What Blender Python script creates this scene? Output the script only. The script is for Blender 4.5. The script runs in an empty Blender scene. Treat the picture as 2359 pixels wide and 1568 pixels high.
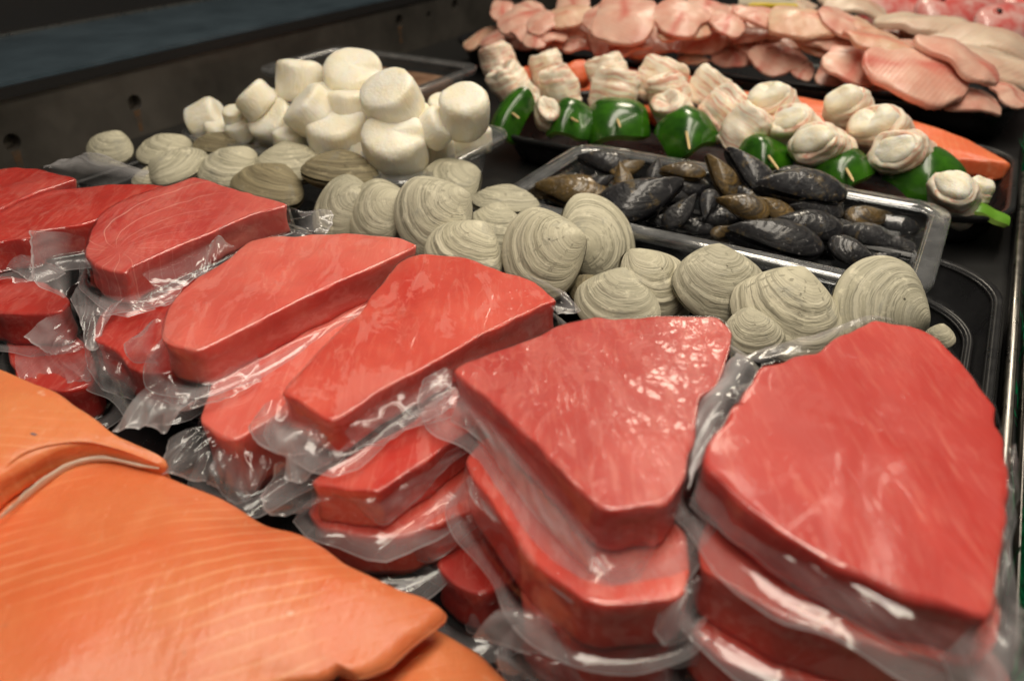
import bpy, bmesh, math, random
from mathutils import Vector, Matrix, noise

# ------------------------------------------------------------------ camera, world, lamps, exposure
SC = bpy.context.scene
COL = SC.collection
HC = 0.30
PITCH = math.radians(31.8)
CP, SP = math.cos(PITCH), math.sin(PITCH)
F, CX, CY = 1814.0, 1179.5, 784.0
TH = math.radians(30)
AX = Vector((math.cos(TH), -math.sin(TH), 0))      # along the rows, towards the front of the case
BX = Vector((math.sin(TH), math.cos(TH), 0))       # along the case

cam = bpy.data.cameras.new('camera'); camo = bpy.data.objects.new('camera', cam); COL.objects.link(camo)
camo.location = (0, 0, HC); camo.rotation_euler = (math.radians(90) - PITCH, 0, 0)
cam.sensor_width = 36; cam.lens = 36 * F / 2359.0
cam.clip_start = 0.01; cam.clip_end = 50
cam.dof.use_dof = True; cam.dof.focus_distance = 0.49; cam.dof.aperture_fstop = cam.lens / 4.2
SC.camera = camo

W = bpy.data.worlds.new('World'); SC.world = W; W.use_nodes = True
W.node_tree.nodes['Background'].inputs[0].default_value = (1.0, 0.92, 0.82, 1)
W.node_tree.nodes['Background'].inputs[1].default_value = 0.06

def lamp(name, a, b, z, sx, sy, power, col, aim=None, rot=None):
    l = bpy.data.lights.new(name, 'AREA'); l.shape = 'RECTANGLE'; l.size = sx; l.size_y = sy
    l.energy = power; l.color = col
    o = bpy.data.objects.new(name, l); COL.objects.link(o)
    p = AX * a + BX * b + Vector((0, 0, z)); o.location = p
    t = aim if aim is not None else Vector((p.x, p.y, 0))
    zz = (p - t).normalized(); yy = (BX - zz * BX.dot(zz)).normalized(); xx = yy.cross(zz)
    o.rotation_euler = Matrix((xx, yy, zz)).transposed().to_euler()
    return o
WARM = (1.0, 0.90, 0.76)
lamp('ceiling_lamp', -0.12, 0.50, 1.35, 0.30, 1.8, 15, WARM)
lamp('case_tube_lamp', 0.06, 0.45, 0.80, 0.035, 1.7, 2.6, (1, .89, .72), aim=AX * -0.35 + BX * 0.55)
lamp('far_ceiling_lamp', -0.41, 1.70, 1.06, 0.22, 0.30, 3.5, (1, .88, .70), aim=AX * -0.15 + BX * 0.4)

SC.view_settings.view_transform = 'Standard'; SC.view_settings.look = 'None'
SC.view_settings.exposure = 0.20; SC.view_settings.gamma = 1.0
SC.view_settings.use_curve_mapping = False
SC.render.engine = 'CYCLES'
SC.cycles.use_denoising = True
SC.cycles.max_bounces = 12; SC.cycles.transparent_max_bounces = 24
SC.cycles.transmission_bounces = 8; SC.cycles.glossy_bounces = 6; SC.cycles.diffuse_bounces = 4
SC.cycles.caustics_reflective = False; SC.cycles.caustics_refractive = False
SC.cycles.sample_clamp_indirect = 4.0

# ------------------------------------------------------------------ helpers
R_ = Vector((1, 0, 0)); U_ = Vector((0, SP, CP)); N_ = Vector((0, -CP, SP))
# reading grids on the photograph: offset and scale to one common grid
OFF = {0: (0, 0, 1), 1: (0, 0, .3418), 2: (777.5, 0, .3418), 3: (1552.7, 0, .3418), 4: (0, 345.6, .3418),
       5: (777.5, 403.2, .3418), 6: (1552.7, 403.2, .3418), 7: (0, 806.3, .5005), 8: (1036.7, 863.9, .5606),
       9: (345.6, 86.4, .3662), 10: (1151.9, 316.8, .4517), 11: (1036.7, 0, .5606)}
def g(k, x, y):
    o = OFF[k]; return (o[0] + o[2] * x, o[1] + o[2] * y)
def ray(x, y):
    u = CY - y
    return Vector((x - CX, F * CP + u * SP, -F * SP + u * CP))
CAMP = Vector((0, 0, HC))
def at(x, y, z):
    d = ray(x, y); return CAMP + d * ((z - HC) / d.z)
def scale_at(x, y, z):
    return (z - HC) / ray(x, y).z
def on_plane(x, y, p0, n):
    d = ray(x, y); return CAMP + d * ((p0 - CAMP).dot(n) / d.dot(n))
def ab(a, b, z=0.0):
    return AX * a + BX * b + Vector((0, 0, z))
def smooth(x):
    x = max(0, min(1, x)); return x * x * (3 - 2 * x)
def nz(p, s, seed=0.0):
    return noise.noise(Vector((p[0] * s + seed * 7.31, p[1] * s - seed * 3.17, p[2] * s + seed * 1.7)))

def link_mesh(name, verts, faces, mat, parent=None, uvs=None, flat=False, center=True, mat_idx=None):
    c = Vector((0, 0, 0))
    if center and len(verts):
        for v in verts: c += Vector(v)
        c /= len(verts)
    me = bpy.data.meshes.new(name)
    me.from_pydata([Vector(v) - c for v in verts], [], faces)
    for m in (mat if isinstance(mat, (list, tuple)) else [mat]): me.materials.append(m)
    if mat_idx:
        for p, i in zip(me.polygons, mat_idx): p.material_index = i
    if not flat:
        me.polygons.foreach_set('use_smooth', [True] * len(me.polygons))
    if uvs:
        l = me.uv_layers.new(name='UVMap')
        for lp in me.loops: l.data[lp.index].uv = uvs[lp.vertex_index]
    me.update()
    o = bpy.data.objects.new(name, me); COL.objects.link(o); o.location = c
    if parent is not None:
        o.parent = parent; o.location = c - parent.location
        # parents built here carry no rotation when parts in world space are hung on them
    return o
def fix_normals(o):
    bm = bmesh.new(); bm.from_mesh(o.data); bmesh.ops.recalc_face_normals(bm, faces=bm.faces); bm.to_mesh(o.data); bm.free()
def tag(o, label, cat, group=None, kind=None):
    if label: o['label'] = label
    if cat: o['category'] = cat
    if group: o['group'] = group
    if kind: o['kind'] = kind
    return o
def structure(o):
    o['kind'] = 'structure'; return o
def empty(name, loc, label, cat, group=None):
    o = bpy.data.objects.new(name, None); COL.objects.link(o); o.location = loc; o.empty_display_size = .01
    return tag(o, label, cat, group)
def orient(n, ang, umbo=True):
    z = (R_ * n[0] + U_ * n[1] + N_ * n[2]).normalized()
    a = math.radians(ang); d = R_ * math.cos(a) + U_ * math.sin(a)
    y = d - z * d.dot(z)
    if y.length < 1e-4: y = U_ - z * U_.dot(z)
    y.normalize(); x = y.cross(z)
    return Matrix((x, y, z)).transposed().to_4x4()

def catmull(pts, N, closed=True, sharp=0.0):
    n = len(pts); out = []
    rng = n if closed else n - 1
    for i in range(rng):
        if closed: p0, p1, p2, p3 = pts[(i - 1) % n], pts[i], pts[(i + 1) % n], pts[(i + 2) % n]
        else: p0, p1, p2, p3 = pts[max(i - 1, 0)], pts[i], pts[i + 1], pts[min(i + 2, n - 1)]
        for k in range(12):
            t = k / 12; t2 = t * t; t3 = t2 * t
            q = .5 * ((2 * p1) + (-p0 + p2) * t + (2 * p0 - 5 * p1 + 4 * p2 - p3) * t2 + (-p0 + 3 * p1 - 3 * p2 + p3) * t3)
            q2 = p1.lerp(p2, t)
            out.append(q.lerp(q2, sharp))
    if not closed: out.append(pts[-1].copy())
    return resample(out, N, closed)
def resample(pts, N, closed=True):
    P = pts + [pts[0]] if closed else pts
    L = [0]
    for i in range(1, len(P)): L.append(L[-1] + (P[i] - P[i - 1]).length)
    tot = L[-1]; out = []; j = 0
    for k in range(N):
        s = tot * k / (N if closed else N - 1)
        while j < len(P) - 2 and L[j + 1] < s: j += 1
        d = L[j + 1] - L[j]
        out.append(P[j].lerp(P[j + 1], 0 if d < 1e-12 else min(1, (s - L[j]) / d)))
    return out

def loft(name, outline, mat, parent=None, up=Vector((0, 0, 1)), thick=.018, rnd=.003, bulge=.001, N=110, amp=.0006, ns=60,
         seed=0, rings=None, flare=0.0, edge_amp=0.0, soft=14, taper=1.0, droop=None):
    pts = [p.copy() for p in outline]
    c = Vector((0, 0, 0))
    for p in pts: c += p
    c /= len(pts)
    n = len(pts)
    if edge_amp:
        pts = [p + (p - c).normalized() * nz(p, ns * 2, seed + 3) * edge_amp for p in pts]
    inw = [(c - p).normalized() for p in pts]
    rj = [rnd * (.65 + 1.1 * max(0, .5 + nz(p, ns * 1.3, seed + 11))) for p in pts]
    rings = rings or [.1, .22, .36, .5, .64, .76, .86, .93, .97]
    R = []
    top = [p + i * r_ for p, i, r_ in zip(pts, inw, rj)]
    sm = [t.copy() for t in top]
    for _ in range(soft): sm = [(sm[j - 1] + sm[j] * 2 + sm[(j + 1) % n]) / 4 for j in range(n)]
    for s in rings:
        R.append([c.lerp(q.lerp(t, s ** 8), s) + up * (bulge * (1 - s * s)) for t, q in zip(top, sm)])
    for k in range(0, 5):
        f = math.pi / 2 * k / 4
        R.append([p + i * r_ * (1 - math.sin(f)) - up * r_ * (1 - math.cos(f)) for p, i, r_ in zip(pts, inw, rj)])
    for k in (.35, .65, .9):
        R.append([p - i * flare * math.sin(k * math.pi) - up * (rnd + (thick - 1.6 * rnd) * k) for p, i in zip(pts, inw)])
    R.append([p + i * rnd * .8 - up * thick for p, i in zip(pts, inw)])
    R.append([c.lerp(p, .5) - up * thick for p in pts])
    V = [c + up * bulge]; Fc = []
    for r in R:
        for p in r: V.append(p)
    V.append(c - up * thick)
    V = [v + up * (nz(v, ns, seed) * amp + nz(v, ns * 2.6, seed + 5) * amp * .4) for v in V]
    if droop: V = [droop(v, c) for v in V]
    for j in range(n): Fc.append((0, 1 + j, 1 + (j + 1) % n))
    for k in range(len(R) - 1):
        b0 = 1 + k * n; b1 = b0 + n
        for j in range(n):
            j2 = (j + 1) % n
            Fc.append((b0 + j, b1 + j, b1 + j2, b0 + j2))
    bl = 1 + (len(R) - 1) * n; e = len(V) - 1
    for j in range(n): Fc.append((e, bl + (j + 1) % n, bl + j))
    o = link_mesh(name, V, Fc, mat, parent)
    fix_normals(o)
    return o

# ------------------------------------------------------------------ materials
class NT:
    def __init__(s, name):
        s.m = bpy.data.materials.new(name); s.m.use_nodes = True; s.t = s.m.node_tree; s.n = s.t.nodes; s.n.clear()
        s.out = s.new('ShaderNodeOutputMaterial')
    def new(s, typ, **kw):
        x = s.n.new(typ)
        for k, v in kw.items():
            if k in x.bl_rna.properties.keys(): setattr(x, k, v)
        return x
    def set(s, sock, v):
        if hasattr(v, 'is_output') or isinstance(v, bpy.types.NodeSocket): s.t.links.new(v, sock)
        else:
            if isinstance(v, tuple) and len(v) == 3 and sock.type == 'RGBA': v = (*v, 1)
            sock.default_value = v
    def obj(s, rnd=True):
        tc = s.new('ShaderNodeTexCoord'); o = tc.outputs['Object']
        if rnd:
            oi = s.new('ShaderNodeObjectInfo')
            mu = s.math('MULTIPLY', oi.outputs['Random'], 3.7)
            va = s.new('ShaderNodeVectorMath', operation='ADD'); s.set(va.inputs[0], o); s.t.links.new(mu, va.inputs[1]); o = va.outputs[0]
        return o
    def random(s):
        return s.new('ShaderNodeObjectInfo').outputs['Random']
    def uv(s):
        return s.new('ShaderNodeTexCoord').outputs['UV']
    def math(s, op, a, b=0.0, clamp=False):
        x = s.new('ShaderNodeMath', operation=op); x.use_clamp = clamp; s.set(x.inputs[0], a); s.set(x.inputs[1], b); return x.outputs[0]
    def mapping(s, v, sc=(1, 1, 1), loc=(0, 0, 0), rot=(0, 0, 0)):
        x = s.new('ShaderNodeMapping'); s.set(x.inputs[0], v); x.inputs['Scale'].default_value = sc; x.inputs['Location'].default_value = loc; x.inputs['Rotation'].default_value = rot
        return x.outputs[0]
    def noise(s, v, scale, det=4, rough=.55, dist=0.0):
        x = s.new('ShaderNodeTexNoise'); s.set(x.inputs['Vector'], v); x.inputs['Scale'].default_value = scale
        x.inputs['Detail'].default_value = det; x.inputs['Roughness'].default_value = rough; x.inputs['Distortion'].default_value = dist
        return x.outputs['Fac']
    def voro(s, v, scale, feat='F1'):
        x = s.new('ShaderNodeTexVoronoi', feature=feat); s.set(x.inputs['Vector'], v); x.inputs['Scale'].default_value = scale; return x.outputs['Distance']
    def wave(s, v, scale, dist=2, det=2, ds=1.5, typ='BANDS', dirn='X'):
        x = s.new('ShaderNodeTexWave', wave_type=typ); x.bands_direction = dirn
        s.set(x.inputs['Vector'], v); x.inputs['Scale'].default_value = scale; x.inputs['Distortion'].default_value = dist
        x.inputs['Detail'].default_value = det; x.inputs['Detail Scale'].default_value = ds; return x.outputs['Fac']
    def ramp(s, f, *stops):
        x = s.new('ShaderNodeValToRGB'); s.set(x.inputs[0], f); cr = x.color_ramp
        while len(cr.elements) < len(stops): cr.elements.new(.5)
        for e, (p, c) in zip(cr.elements, stops):
            e.position = p; e.color = (c, c, c, 1) if isinstance(c, (int, float)) else (*c, 1)
        return x.outputs[0]
    def mix(s, f, a, b, typ='MIX'):
        x = s.new('ShaderNodeMixRGB', blend_type=typ); s.set(x.inputs[0], f); s.set(x.inputs[1], a); s.set(x.inputs[2], b); return x.outputs[0]
    def bump(s, h, st=.3, dist=.001, n=None):
        x = s.new('ShaderNodeBump'); s.set(x.inputs['Height'], h); x.inputs['Strength'].default_value = st; x.inputs['Distance'].default_value = dist
        if n is not None: s.set(x.inputs['Normal'], n)
        return x.outputs[0]
    def bsdf(s, **kw):
        x = s.new('ShaderNodeBsdfPrincipled')
        for k, v in kw.items(): s.set(x.inputs[k.replace('_', ' ')], v)
        return x
    def finish(s, sh):
        s.t.links.new(sh, s.out.inputs[0]); return s.m

def m_tuna(name, deep, pale, wet=0.0, haze=.25, veins=0.0, fibre=(1, .3, 1), coat=.55, sin_=.12):
    t = NT(name); v = t.obj()
    mp = t.mapping(v, fibre)
    n1 = t.noise(mp, 26, 4, .6, .4)
    col = t.mix(t.ramp(n1, (.3, 0.0), (.75, 1.0)), deep, pale)
    big = t.noise(v, 13, 2)
    col = t.mix(t.math('MULTIPLY', t.ramp(big, (.4, 0.), (.7, 1.)), .55), col, pale)
    fine = t.noise(t.mapping(v, (60, 9, 30)), 5, 3)
    col = t.mix(t.math('MULTIPLY', t.ramp(fine, (.52, 0.), (.75, 1.)), .32), col, (.80, .32, .24))
    lowf = t.noise(t.mapping(v, (1, .6, 1), (3, 1, 0), (0, 0, .4)), 17, 3, .6, .8)
    col = t.mix(t.math('MULTIPLY', t.ramp(lowf, (.42, .40), (.60, 0.)), 1.0), col, tuple(c * .85 for c in deep))
    sn = t.noise(t.mapping(v, (1, .22, 1), rot=(0, 0, -.9)), 42, 3, .5, 1.6)
    sinew = t.ramp(t.math('ABSOLUTE', t.math('SUBTRACT', sn, .5)), (0., 1.), (.012, 0.))
    col = t.mix(t.math('MULTIPLY', sinew, sin_), col, (.92, .52, .43))
    # film touching / not touching the flesh: sharp edged hazy patches
    pt = t.noise(t.mapping(v, (1, .38, 1), rot=(0, 0, .5)), 58, 5, .66, .9)
    patch = t.ramp(pt, (.52, 0.), (.56, 1.))
    col = t.mix(t.math('MULTIPLY', patch, haze), col, (.85, .36, .31))
    if veins:
        lv = t.obj(False); q = t.mapping(lv, (1, 1, 1), (.016, .052, 0)); sx = t.new('ShaderNodeSeparateXYZ'); t.set(sx.inputs[0], q)
        an = t.math('ARCTAN2', sx.outputs[1], t.math('MULTIPLY', sx.outputs[0], 1.0))
        ln = t.new('ShaderNodeVectorMath', operation='LENGTH'); t.set(ln.inputs[0], q)
        fz = t.math('ADD', t.math('MULTIPLY', an, 2.9), t.math('MULTIPLY', ln.outputs['Value'], 26.0))
        fz = t.math('ADD', fz, t.math('MULTIPLY', t.noise(v, 26, 2), .7))
        fz = t.math('ABSOLUTE', t.math('SUBTRACT', t.math('FRACT', fz), .5))
        veins = t.math('MULTIPLY', t.ramp(sx.outputs[0], (.0, 1.), (.045, 0.)), veins)
        col = t.mix(t.math('MULTIPLY', t.ramp(fz, (.0, 1.), (.045, 0.)), veins), col, (.92, .52, .44))
    # bump: film wrinkles, drops and creases
    cr = t.noise(t.mapping(v, (1, .25, 1), rot=(0, 0, .6)), 45, 3, .5, 1.5)
    crease = t.ramp(t.math('ABSOLUTE', t.math('SUBTRACT', cr, .5)), (0., 1.), (.035, 0.))
    sm = t.noise(v, 170, 2)
    drops = t.ramp(t.noise(v, 150, 2, .5, 1.2), (.60, 0.), (.68, 1.))
    h = t.math('ADD', t.math('MULTIPLY', crease, .36), t.math('MULTIPLY', sm, .22))
    h = t.math('ADD', h, t.math('MULTIPLY', drops, .35 + wet))
    h = t.math('ADD', h, t.math('MULTIPLY', patch, -.10))
    if wet > 0:
        qn = t.noise(v, 52, 3, .55, 1.0); qm = t.ramp(t.noise(v, 30, 2), (.46, 0.), (.56, 1.))
        sq = t.ramp(t.math('ABSOLUTE', t.math('SUBTRACT', qn, .5)), (0., 1.), (.03, 0.))
        h = t.math('ADD', h, t.math('MULTIPLY', t.math('MULTIPLY', sq, qm), 2.2))
    nb = t.bump(h, .32 + .4 * wet, .0016 if wet <= 0 else .0026)
    nb2 = t.bump(t.noise(v, 45, 3), .15, .002)
    b = t.bsdf(Base_Color=col, Roughness=.42, Specular_IOR_Level=.3, Normal=nb2, Subsurface_Weight=.55,
               Subsurface_Radius=(1., .22, .14), Subsurface_Scale=.010, Coat_Weight=coat, Coat_Roughness=.10, Coat_IOR=1.45, Coat_Normal=nb)
    return t.finish(b.outputs[0])

DEEP = (.57, .040, .028); PALE = (.75, .140, .097)
M = {}
M['tuna'] = m_tuna('tuna_flesh', DEEP, PALE, haze=.26)
M['tuna_pink'] = m_tuna('pink_tuna_flesh', (.65, .070, .054), (.82, .22, .165), haze=.24)
M['tuna_wet'] = m_tuna('wet_tuna_flesh', (.47, .043, .036), (.61, .11, .090), wet=.75, haze=.13)
M['tuna_dark'] = m_tuna('dark_tuna_flesh', (.44, .022, .016), (.58, .058, .042), haze=.10)
M['tuna_vein'] = m_tuna('veined_tuna_flesh', (.52, .042, .038), (.72, .15, .12), haze=.13, veins=.6)
M['tuna_matt'] = m_tuna('smooth_tuna_flesh', (.50, .036, .029), (.60, .078, .060), wet=-.55, haze=.05, coat=.32, sin_=.04)

def m_film(name, haze=.10, amp=.30):
    """clear bag film: UV v is 0 where it clings to the flesh and 1 at the welded free edge"""
    t = NT(name); v = t.obj()
    n = t.noise(v, 30, 2, .5, 1.5)
    fine = t.noise(v, 120, 2)
    nb = t.bump(t.math('ADD', n, t.math('MULTIPLY', fine, .10)), amp, .0022)
    sx = t.new('ShaderNodeSeparateXYZ'); t.set(sx.inputs[0], t.uv()); uvv = sx.outputs[1]
    cl = t.ramp(t.noise(v, 34, 3, .5, .8), (.3, .55), (.7, 1.35))
    hz = t.math('MULTIPLY', t.math('MULTIPLY', cl, haze), t.ramp(uvv, (.28, .04), (.62, 1.)))
    hz = t.math('ADD', hz, t.math('MULTIPLY', t.ramp(uvv, (.955, 0.), (.985, 1.)), .30), True)
    tr = t.new('ShaderNodeBsdfTransparent'); tr.inputs[0].default_value = (.99, .985, .99, 1)
    di = t.new('ShaderNodeBsdfDiffuse'); di.inputs[0].default_value = (.86, .84, .86, 1); t.set(di.inputs['Normal'], nb)
    tl = t.new('ShaderNodeBsdfTranslucent'); tl.inputs[0].default_value = (.86, .84, .86, 1)
    dt = t.new('ShaderNodeMixShader'); dt.inputs[0].default_value = .45
    t.t.links.new(di.outputs[0], dt.inputs[1]); t.t.links.new(tl.outputs[0], dt.inputs[2])
    m1 = t.new('ShaderNodeMixShader'); t.set(m1.inputs[0], hz)
    t.t.links.new(tr.outputs[0], m1.inputs[1]); t.t.links.new(dt.outputs[0], m1.inputs[2])
    gl = t.new('ShaderNodeBsdfGlossy'); gl.inputs[0].default_value = (1, 1, 1, 1); gl.inputs['Roughness'].default_value = .11; t.set(gl.inputs['Normal'], nb)
    lw = t.new('ShaderNodeLayerWeight'); t.set(lw.inputs['Normal'], nb)
    fr = t.math('ADD', t.math('MULTIPLY', t.math('POWER', lw.outputs['Facing'], 3.4), .30), .055, True)
    m2 = t.new('ShaderNodeMixShader'); t.set(m2.inputs[0], fr)
    t.t.links.new(m1.outputs[0], m2.inputs[1]); t.t.links.new(gl.outputs[0], m2.inputs[2])
    return t.finish(m2.outputs[0])
M['film'] = m_film('clear_bag_film', .27)
M['film_milky'] = m_film('milky_bag_film', .42)
M['film_white'] = m_film('cloudy_bag_film', .62)

def m_salmon(name, base, pale, rot=0.0, lines=.36):
    t = NT(name); v = t.obj()
    n1 = t.noise(v, 14, 4, .6)
    col = t.mix(t.ramp(n1, (.3, 0.), (.7, 1.)), base, pale)
    mott = t.noise(t.mapping(v, (1, .5, 1), rot=(0, 0, rot)), 60, 4)
    col = t.mix(t.math('MULTIPLY', t.ramp(mott, (.55, 0.), (.8, 1.)), .25), col, (.95, .40, .20))
    w = t.wave(t.mapping(v, (1, 1, 1), rot=(0, 0, rot)), 47, 4.2, 3, .35, 'BANDS', 'X')
    ln = t.ramp(w, (.80, 0.), (.99, 1.))
    brk = t.ramp(t.noise(v, 15, 3, .6), (.42, .0), (.60, 1.))
    col = t.mix(t.math('MULTIPLY', t.math('MULTIPLY', ln, brk), lines), col, (.93, .50, .26))
    sp = t.ramp(t.noise(v, 110, 3), (.70, 0.), (.76, 1.))
    col = t.mix(t.math('MULTIPLY', sp, .5), col, (.92, .58, .42))
    sp2 = t.ramp(t.noise(t.mapping(v, (1, .35, 1), rot=(0, 0, rot + .5)), 75, 5, .7, 1.2), (.60, 0.), (.70, 1.))
    col = t.mix(t.math('MULTIPLY', sp2, .5), col, (.90, .46, .28))
    red = t.ramp(t.noise(v, 20, 3, .5), (.5, 0.), (.7, 1.))
    col = t.mix(t.math('MULTIPLY', red, .35), col, (.78, .13, .05))
    ds = t.ramp(t.voro(v, 33), (.0, 1.), (.05, 0.))
    col = t.mix(t.math('MULTIPLY', ds, .25), col, (.30, .16, .14))
    h = t.math('ADD', t.math('MULTIPLY', ln, -.05), t.math('MULTIPLY', t.noise(t.mapping(v, (1, .4, 1), rot=(0, 0, rot)), 150, 5, .65), 1.0))
    nb = t.bump(h, .55, .0014)
    b = t.bsdf(Base_Color=col, Roughness=.40, Specular_IOR_Level=.35, Normal=nb, Subsurface_Weight=.35, Subsurface_Radius=(1., .35, .15), Subsurface_Scale=.006,
               Coat_Weight=.35, Coat_Roughness=.22, Coat_Normal=nb)
    return t.finish(b.outputs[0])
M['salmon'] = m_salmon('salmon_flesh', (.68, .145, .046), (.77, .245, .098), rot=1.05)
M['salmon_pale'] = m_salmon('pale_salmon_flesh', (.72, .19, .062), (.80, .28, .11), rot=1.25, lines=.28)
M['salmon_far'] = m_salmon('red_salmon_flesh', (.80, .14, .05), (.86, .22, .085), rot=.3, lines=.2)
t = NT('salmon_skin'); M['skin'] = t.finish(t.bsdf(Base_Color=t.mix(t.noise(t.obj(), 90), (.55, .40, .28), (.75, .68, .58)), Roughness=.35).outputs[0])
t = NT('dark_spot'); M['spot'] = t.finish(t.bsdf(Base_Color=(.16, .13, .15), Roughness=.5).outputs[0])

def m_shell(name, light, mid, dark, contrast=.7):
    t = NT(name); uv = t.uv(); rn = t.random(); ov = t.obj()
    sx = t.new('ShaderNodeSeparateXYZ'); t.set(sx.inputs[0], uv)
    s = sx.outputs[0]
    wob = t.math('MULTIPLY', t.math('SUBTRACT', t.noise(ov, 4.5, 2), .5), .06)
    s2 = t.math('ADD', s, wob)
    cx = t.new('ShaderNodeCombineXYZ'); t.set(cx.inputs[0], s2); t.set(cx.inputs[1], t.math('MULTIPLY', sx.outputs[1], .05)); t.set(cx.inputs[2], t.math('MULTIPLY', rn, 40.))
    b1 = t.noise(cx.outputs[0], 11, 3, .6)
    b2 = t.noise(cx.outputs[0], 38, 3, .65)
    cx2 = t.new('ShaderNodeCombineXYZ'); t.set(cx2.inputs[0], s2); t.set(cx2.inputs[1], t.math('MULTIPLY', sx.outputs[1], 1.0)); t.set(cx2.inputs[2], t.math('MULTIPLY', rn, 40.))
    b3 = t.noise(t.mapping(cx2.outputs[0], (60, 7, 1)), 1.0, 4, .65)
    col = t.mix(t.ramp(b1, (.38, 0.), (.62, 1.)), mid, light)
    col = t.mix(t.math('MULTIPLY', t.ramp(b2, (.50, 0.), (.62, 1.)), contrast * .8), col, dark)
    col = t.mix(t.math('MULTIPLY', t.ramp(b3, (.55, 0.), (.68, 1.)), contrast), col, dark)
    col = t.mix(t.ramp(s, (.18, .75), (.55, 0.)), col, tuple(c * .5 + d * .5 for c, d in zip(light, mid)))
    col = t.mix(t.math('MULTIPLY', t.math('FRACT', t.math('MULTIPLY', rn, 7.3)), .35), col, t.mix(t.math('FRACT', t.math('MULTIPLY', rn, 3.1)), mid, (dark[0] * 1.6, dark[1] * 1.7, dark[2] * 1.9)))
    bl = t.noise(ov, 5.5, 5, .7)
    col = t.mix(t.math('MULTIPLY', t.ramp(bl, (.56, 0.), (.66, 1.)), .5), col, tuple(min(1, c * 1.25 + .03) for c in light))
    bl2 = t.noise(ov, 4.2, 4, .65, .5)
    col = t.mix(t.math('MULTIPLY', t.ramp(bl2, (.58, 0.), (.72, 1.)), .35), col, (.22, .23, .23))
    h = t.math('ADD', t.math('MULTIPLY', b2, .8), t.math('MULTIPLY', b3, .7))
    h = t.math('ADD', h, t.math('MULTIPLY', t.noise(ov, 40, 3), .25))
    return t, col, h
t, col, h = m_shell('clam_shell', (.72, .675, .515), (.55, .515, .375), (.16, .148, .107), .75)
M['clam'] = t.finish(t.bsdf(Base_Color=col, Roughness=.62, Specular_IOR_Level=.25, Normal=t.bump(h, .75, .0011)).outputs[0])
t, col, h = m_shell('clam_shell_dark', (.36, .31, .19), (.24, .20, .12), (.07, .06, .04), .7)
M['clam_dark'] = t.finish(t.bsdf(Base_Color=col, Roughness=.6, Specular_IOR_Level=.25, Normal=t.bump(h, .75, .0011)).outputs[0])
def m_mussel(name, light, mid):
    t, col, h = m_shell(name, light, mid, (.010, .011, .015), .9)
    v = t.obj()
    fl = t.ramp(t.noise(v, 7, 5, .7), (.58, 0.), (.64, 1.))
    col = t.mix(t.math('MULTIPLY', fl, .55), col, (.17, .12, .05))
    fl = t.ramp(t.noise(v, 22, 4, .7), (.63, 0.), (.68, 1.))
    col = t.mix(t.math('MULTIPLY', fl, .6), col, (.45, .44, .45))
    return t.finish(t.bsdf(Base_Color=col, Roughness=.38, Specular_IOR_Level=.3, Normal=t.bump(t.math('ADD', h, t.noise(v, 14, 4)), .6, .0012), Coat_Weight=.55, Coat_Roughness=.12).outputs[0])
M['mussel'] = m_mussel('mussel_shell_black', (.026, .025, .027), (.008, .008, .011))
M['mussel_brown'] = m_mussel('mussel_shell_brown', (.24, .145, .035), (.050, .036, .020))
t = NT('seam'); M['seam'] = t.finish(t.bsdf(Base_Color=(.08, .06, .035), Roughness=.7).outputs[0])

t = NT('scallop_meat'); v = t.obj(); n1 = t.noise(v, 2.6, 4); n2 = t.noise(t.mapping(v, (1, 1, .12)), 22, 3)
col = t.mix(t.ramp(n1, (.35, 0.), (.65, 1.)), (.93, .84, .64), (.95, .91, .81))
M['scallop'] = t.finish(t.bsdf(Base_Color=col, Roughness=.38, Specular_IOR_Level=.35, Coat_Weight=.15, Coat_Roughness=.2, Subsurface_Weight=.6, Subsurface_Radius=(1, .8, .5), Subsurface_Scale=.006,
        Normal=t.bump(t.math('ADD', n2, t.noise(v, 9, 4)), .55, .0014)).outputs[0])

t = NT('bacon'); uv = t.uv(); v = t.obj()
st = t.noise(t.mapping(uv, (.5, 2.6, 1)), 1.6, 4, .55, .9)
cv = t.new('ShaderNodeVectorMath', operation='ADD'); rr = t.math('MULTIPLY', t.random(), 30.); t.set(cv.inputs[0], t.mapping(uv, (.55, 2.4, 1))); t.t.links.new(rr, cv.inputs[1])
st = t.noise(cv.outputs[0], 1.1, 5, .62, 1.6)
col = t.ramp(st, (.44, (.93, .86, .72)), (.53, (.91, .78, .63)), (.585, (.80, .48, .37)), (.74, (.70, .29, .21)))
col = t.mix(t.math('MULTIPLY', t.ramp(t.noise(v, 5, 3), (.5, 0.), (.75, 1.)), .4), col, (.84, .66, .34))
M['bacon'] = t.finish(t.bsdf(Base_Color=col, Roughness=.35, Specular_IOR_Level=.45, Subsurface_Weight=.3, Subsurface_Radius=(1, .6, .4), Subsurface_Scale=.003,
        Normal=t.bump(t.noise(v, 9, 4), .45, .0016)).outputs[0])
t = NT('pepper_skin'); v = t.obj()
col = t.mix(t.ramp(t.noise(v, 3, 3), (.3, 0.), (.7, 1.)), (.010, .055, .003), (.040, .16, .006))
M['pepper'] = t.finish(t.bsdf(Base_Color=col, Roughness=.22, Specular_IOR_Level=.5, Coat_Weight=.3, Normal=t.bump(t.noise(v, 5, 3), .2, .0015)).outputs[0])
t = NT('pepper_flesh'); M['pepper_in'] = t.finish(t.bsdf(Base_Color=(.30, .48, .09), Roughness=.4).outputs[0])
t = NT('lime_green'); M['lime'] = t.finish(t.bsdf(Base_Color=t.mix(t.noise(t.obj(), 4), (.07, .24, .012), (.20, .42, .04)), Roughness=.35).outputs[0])
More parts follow.
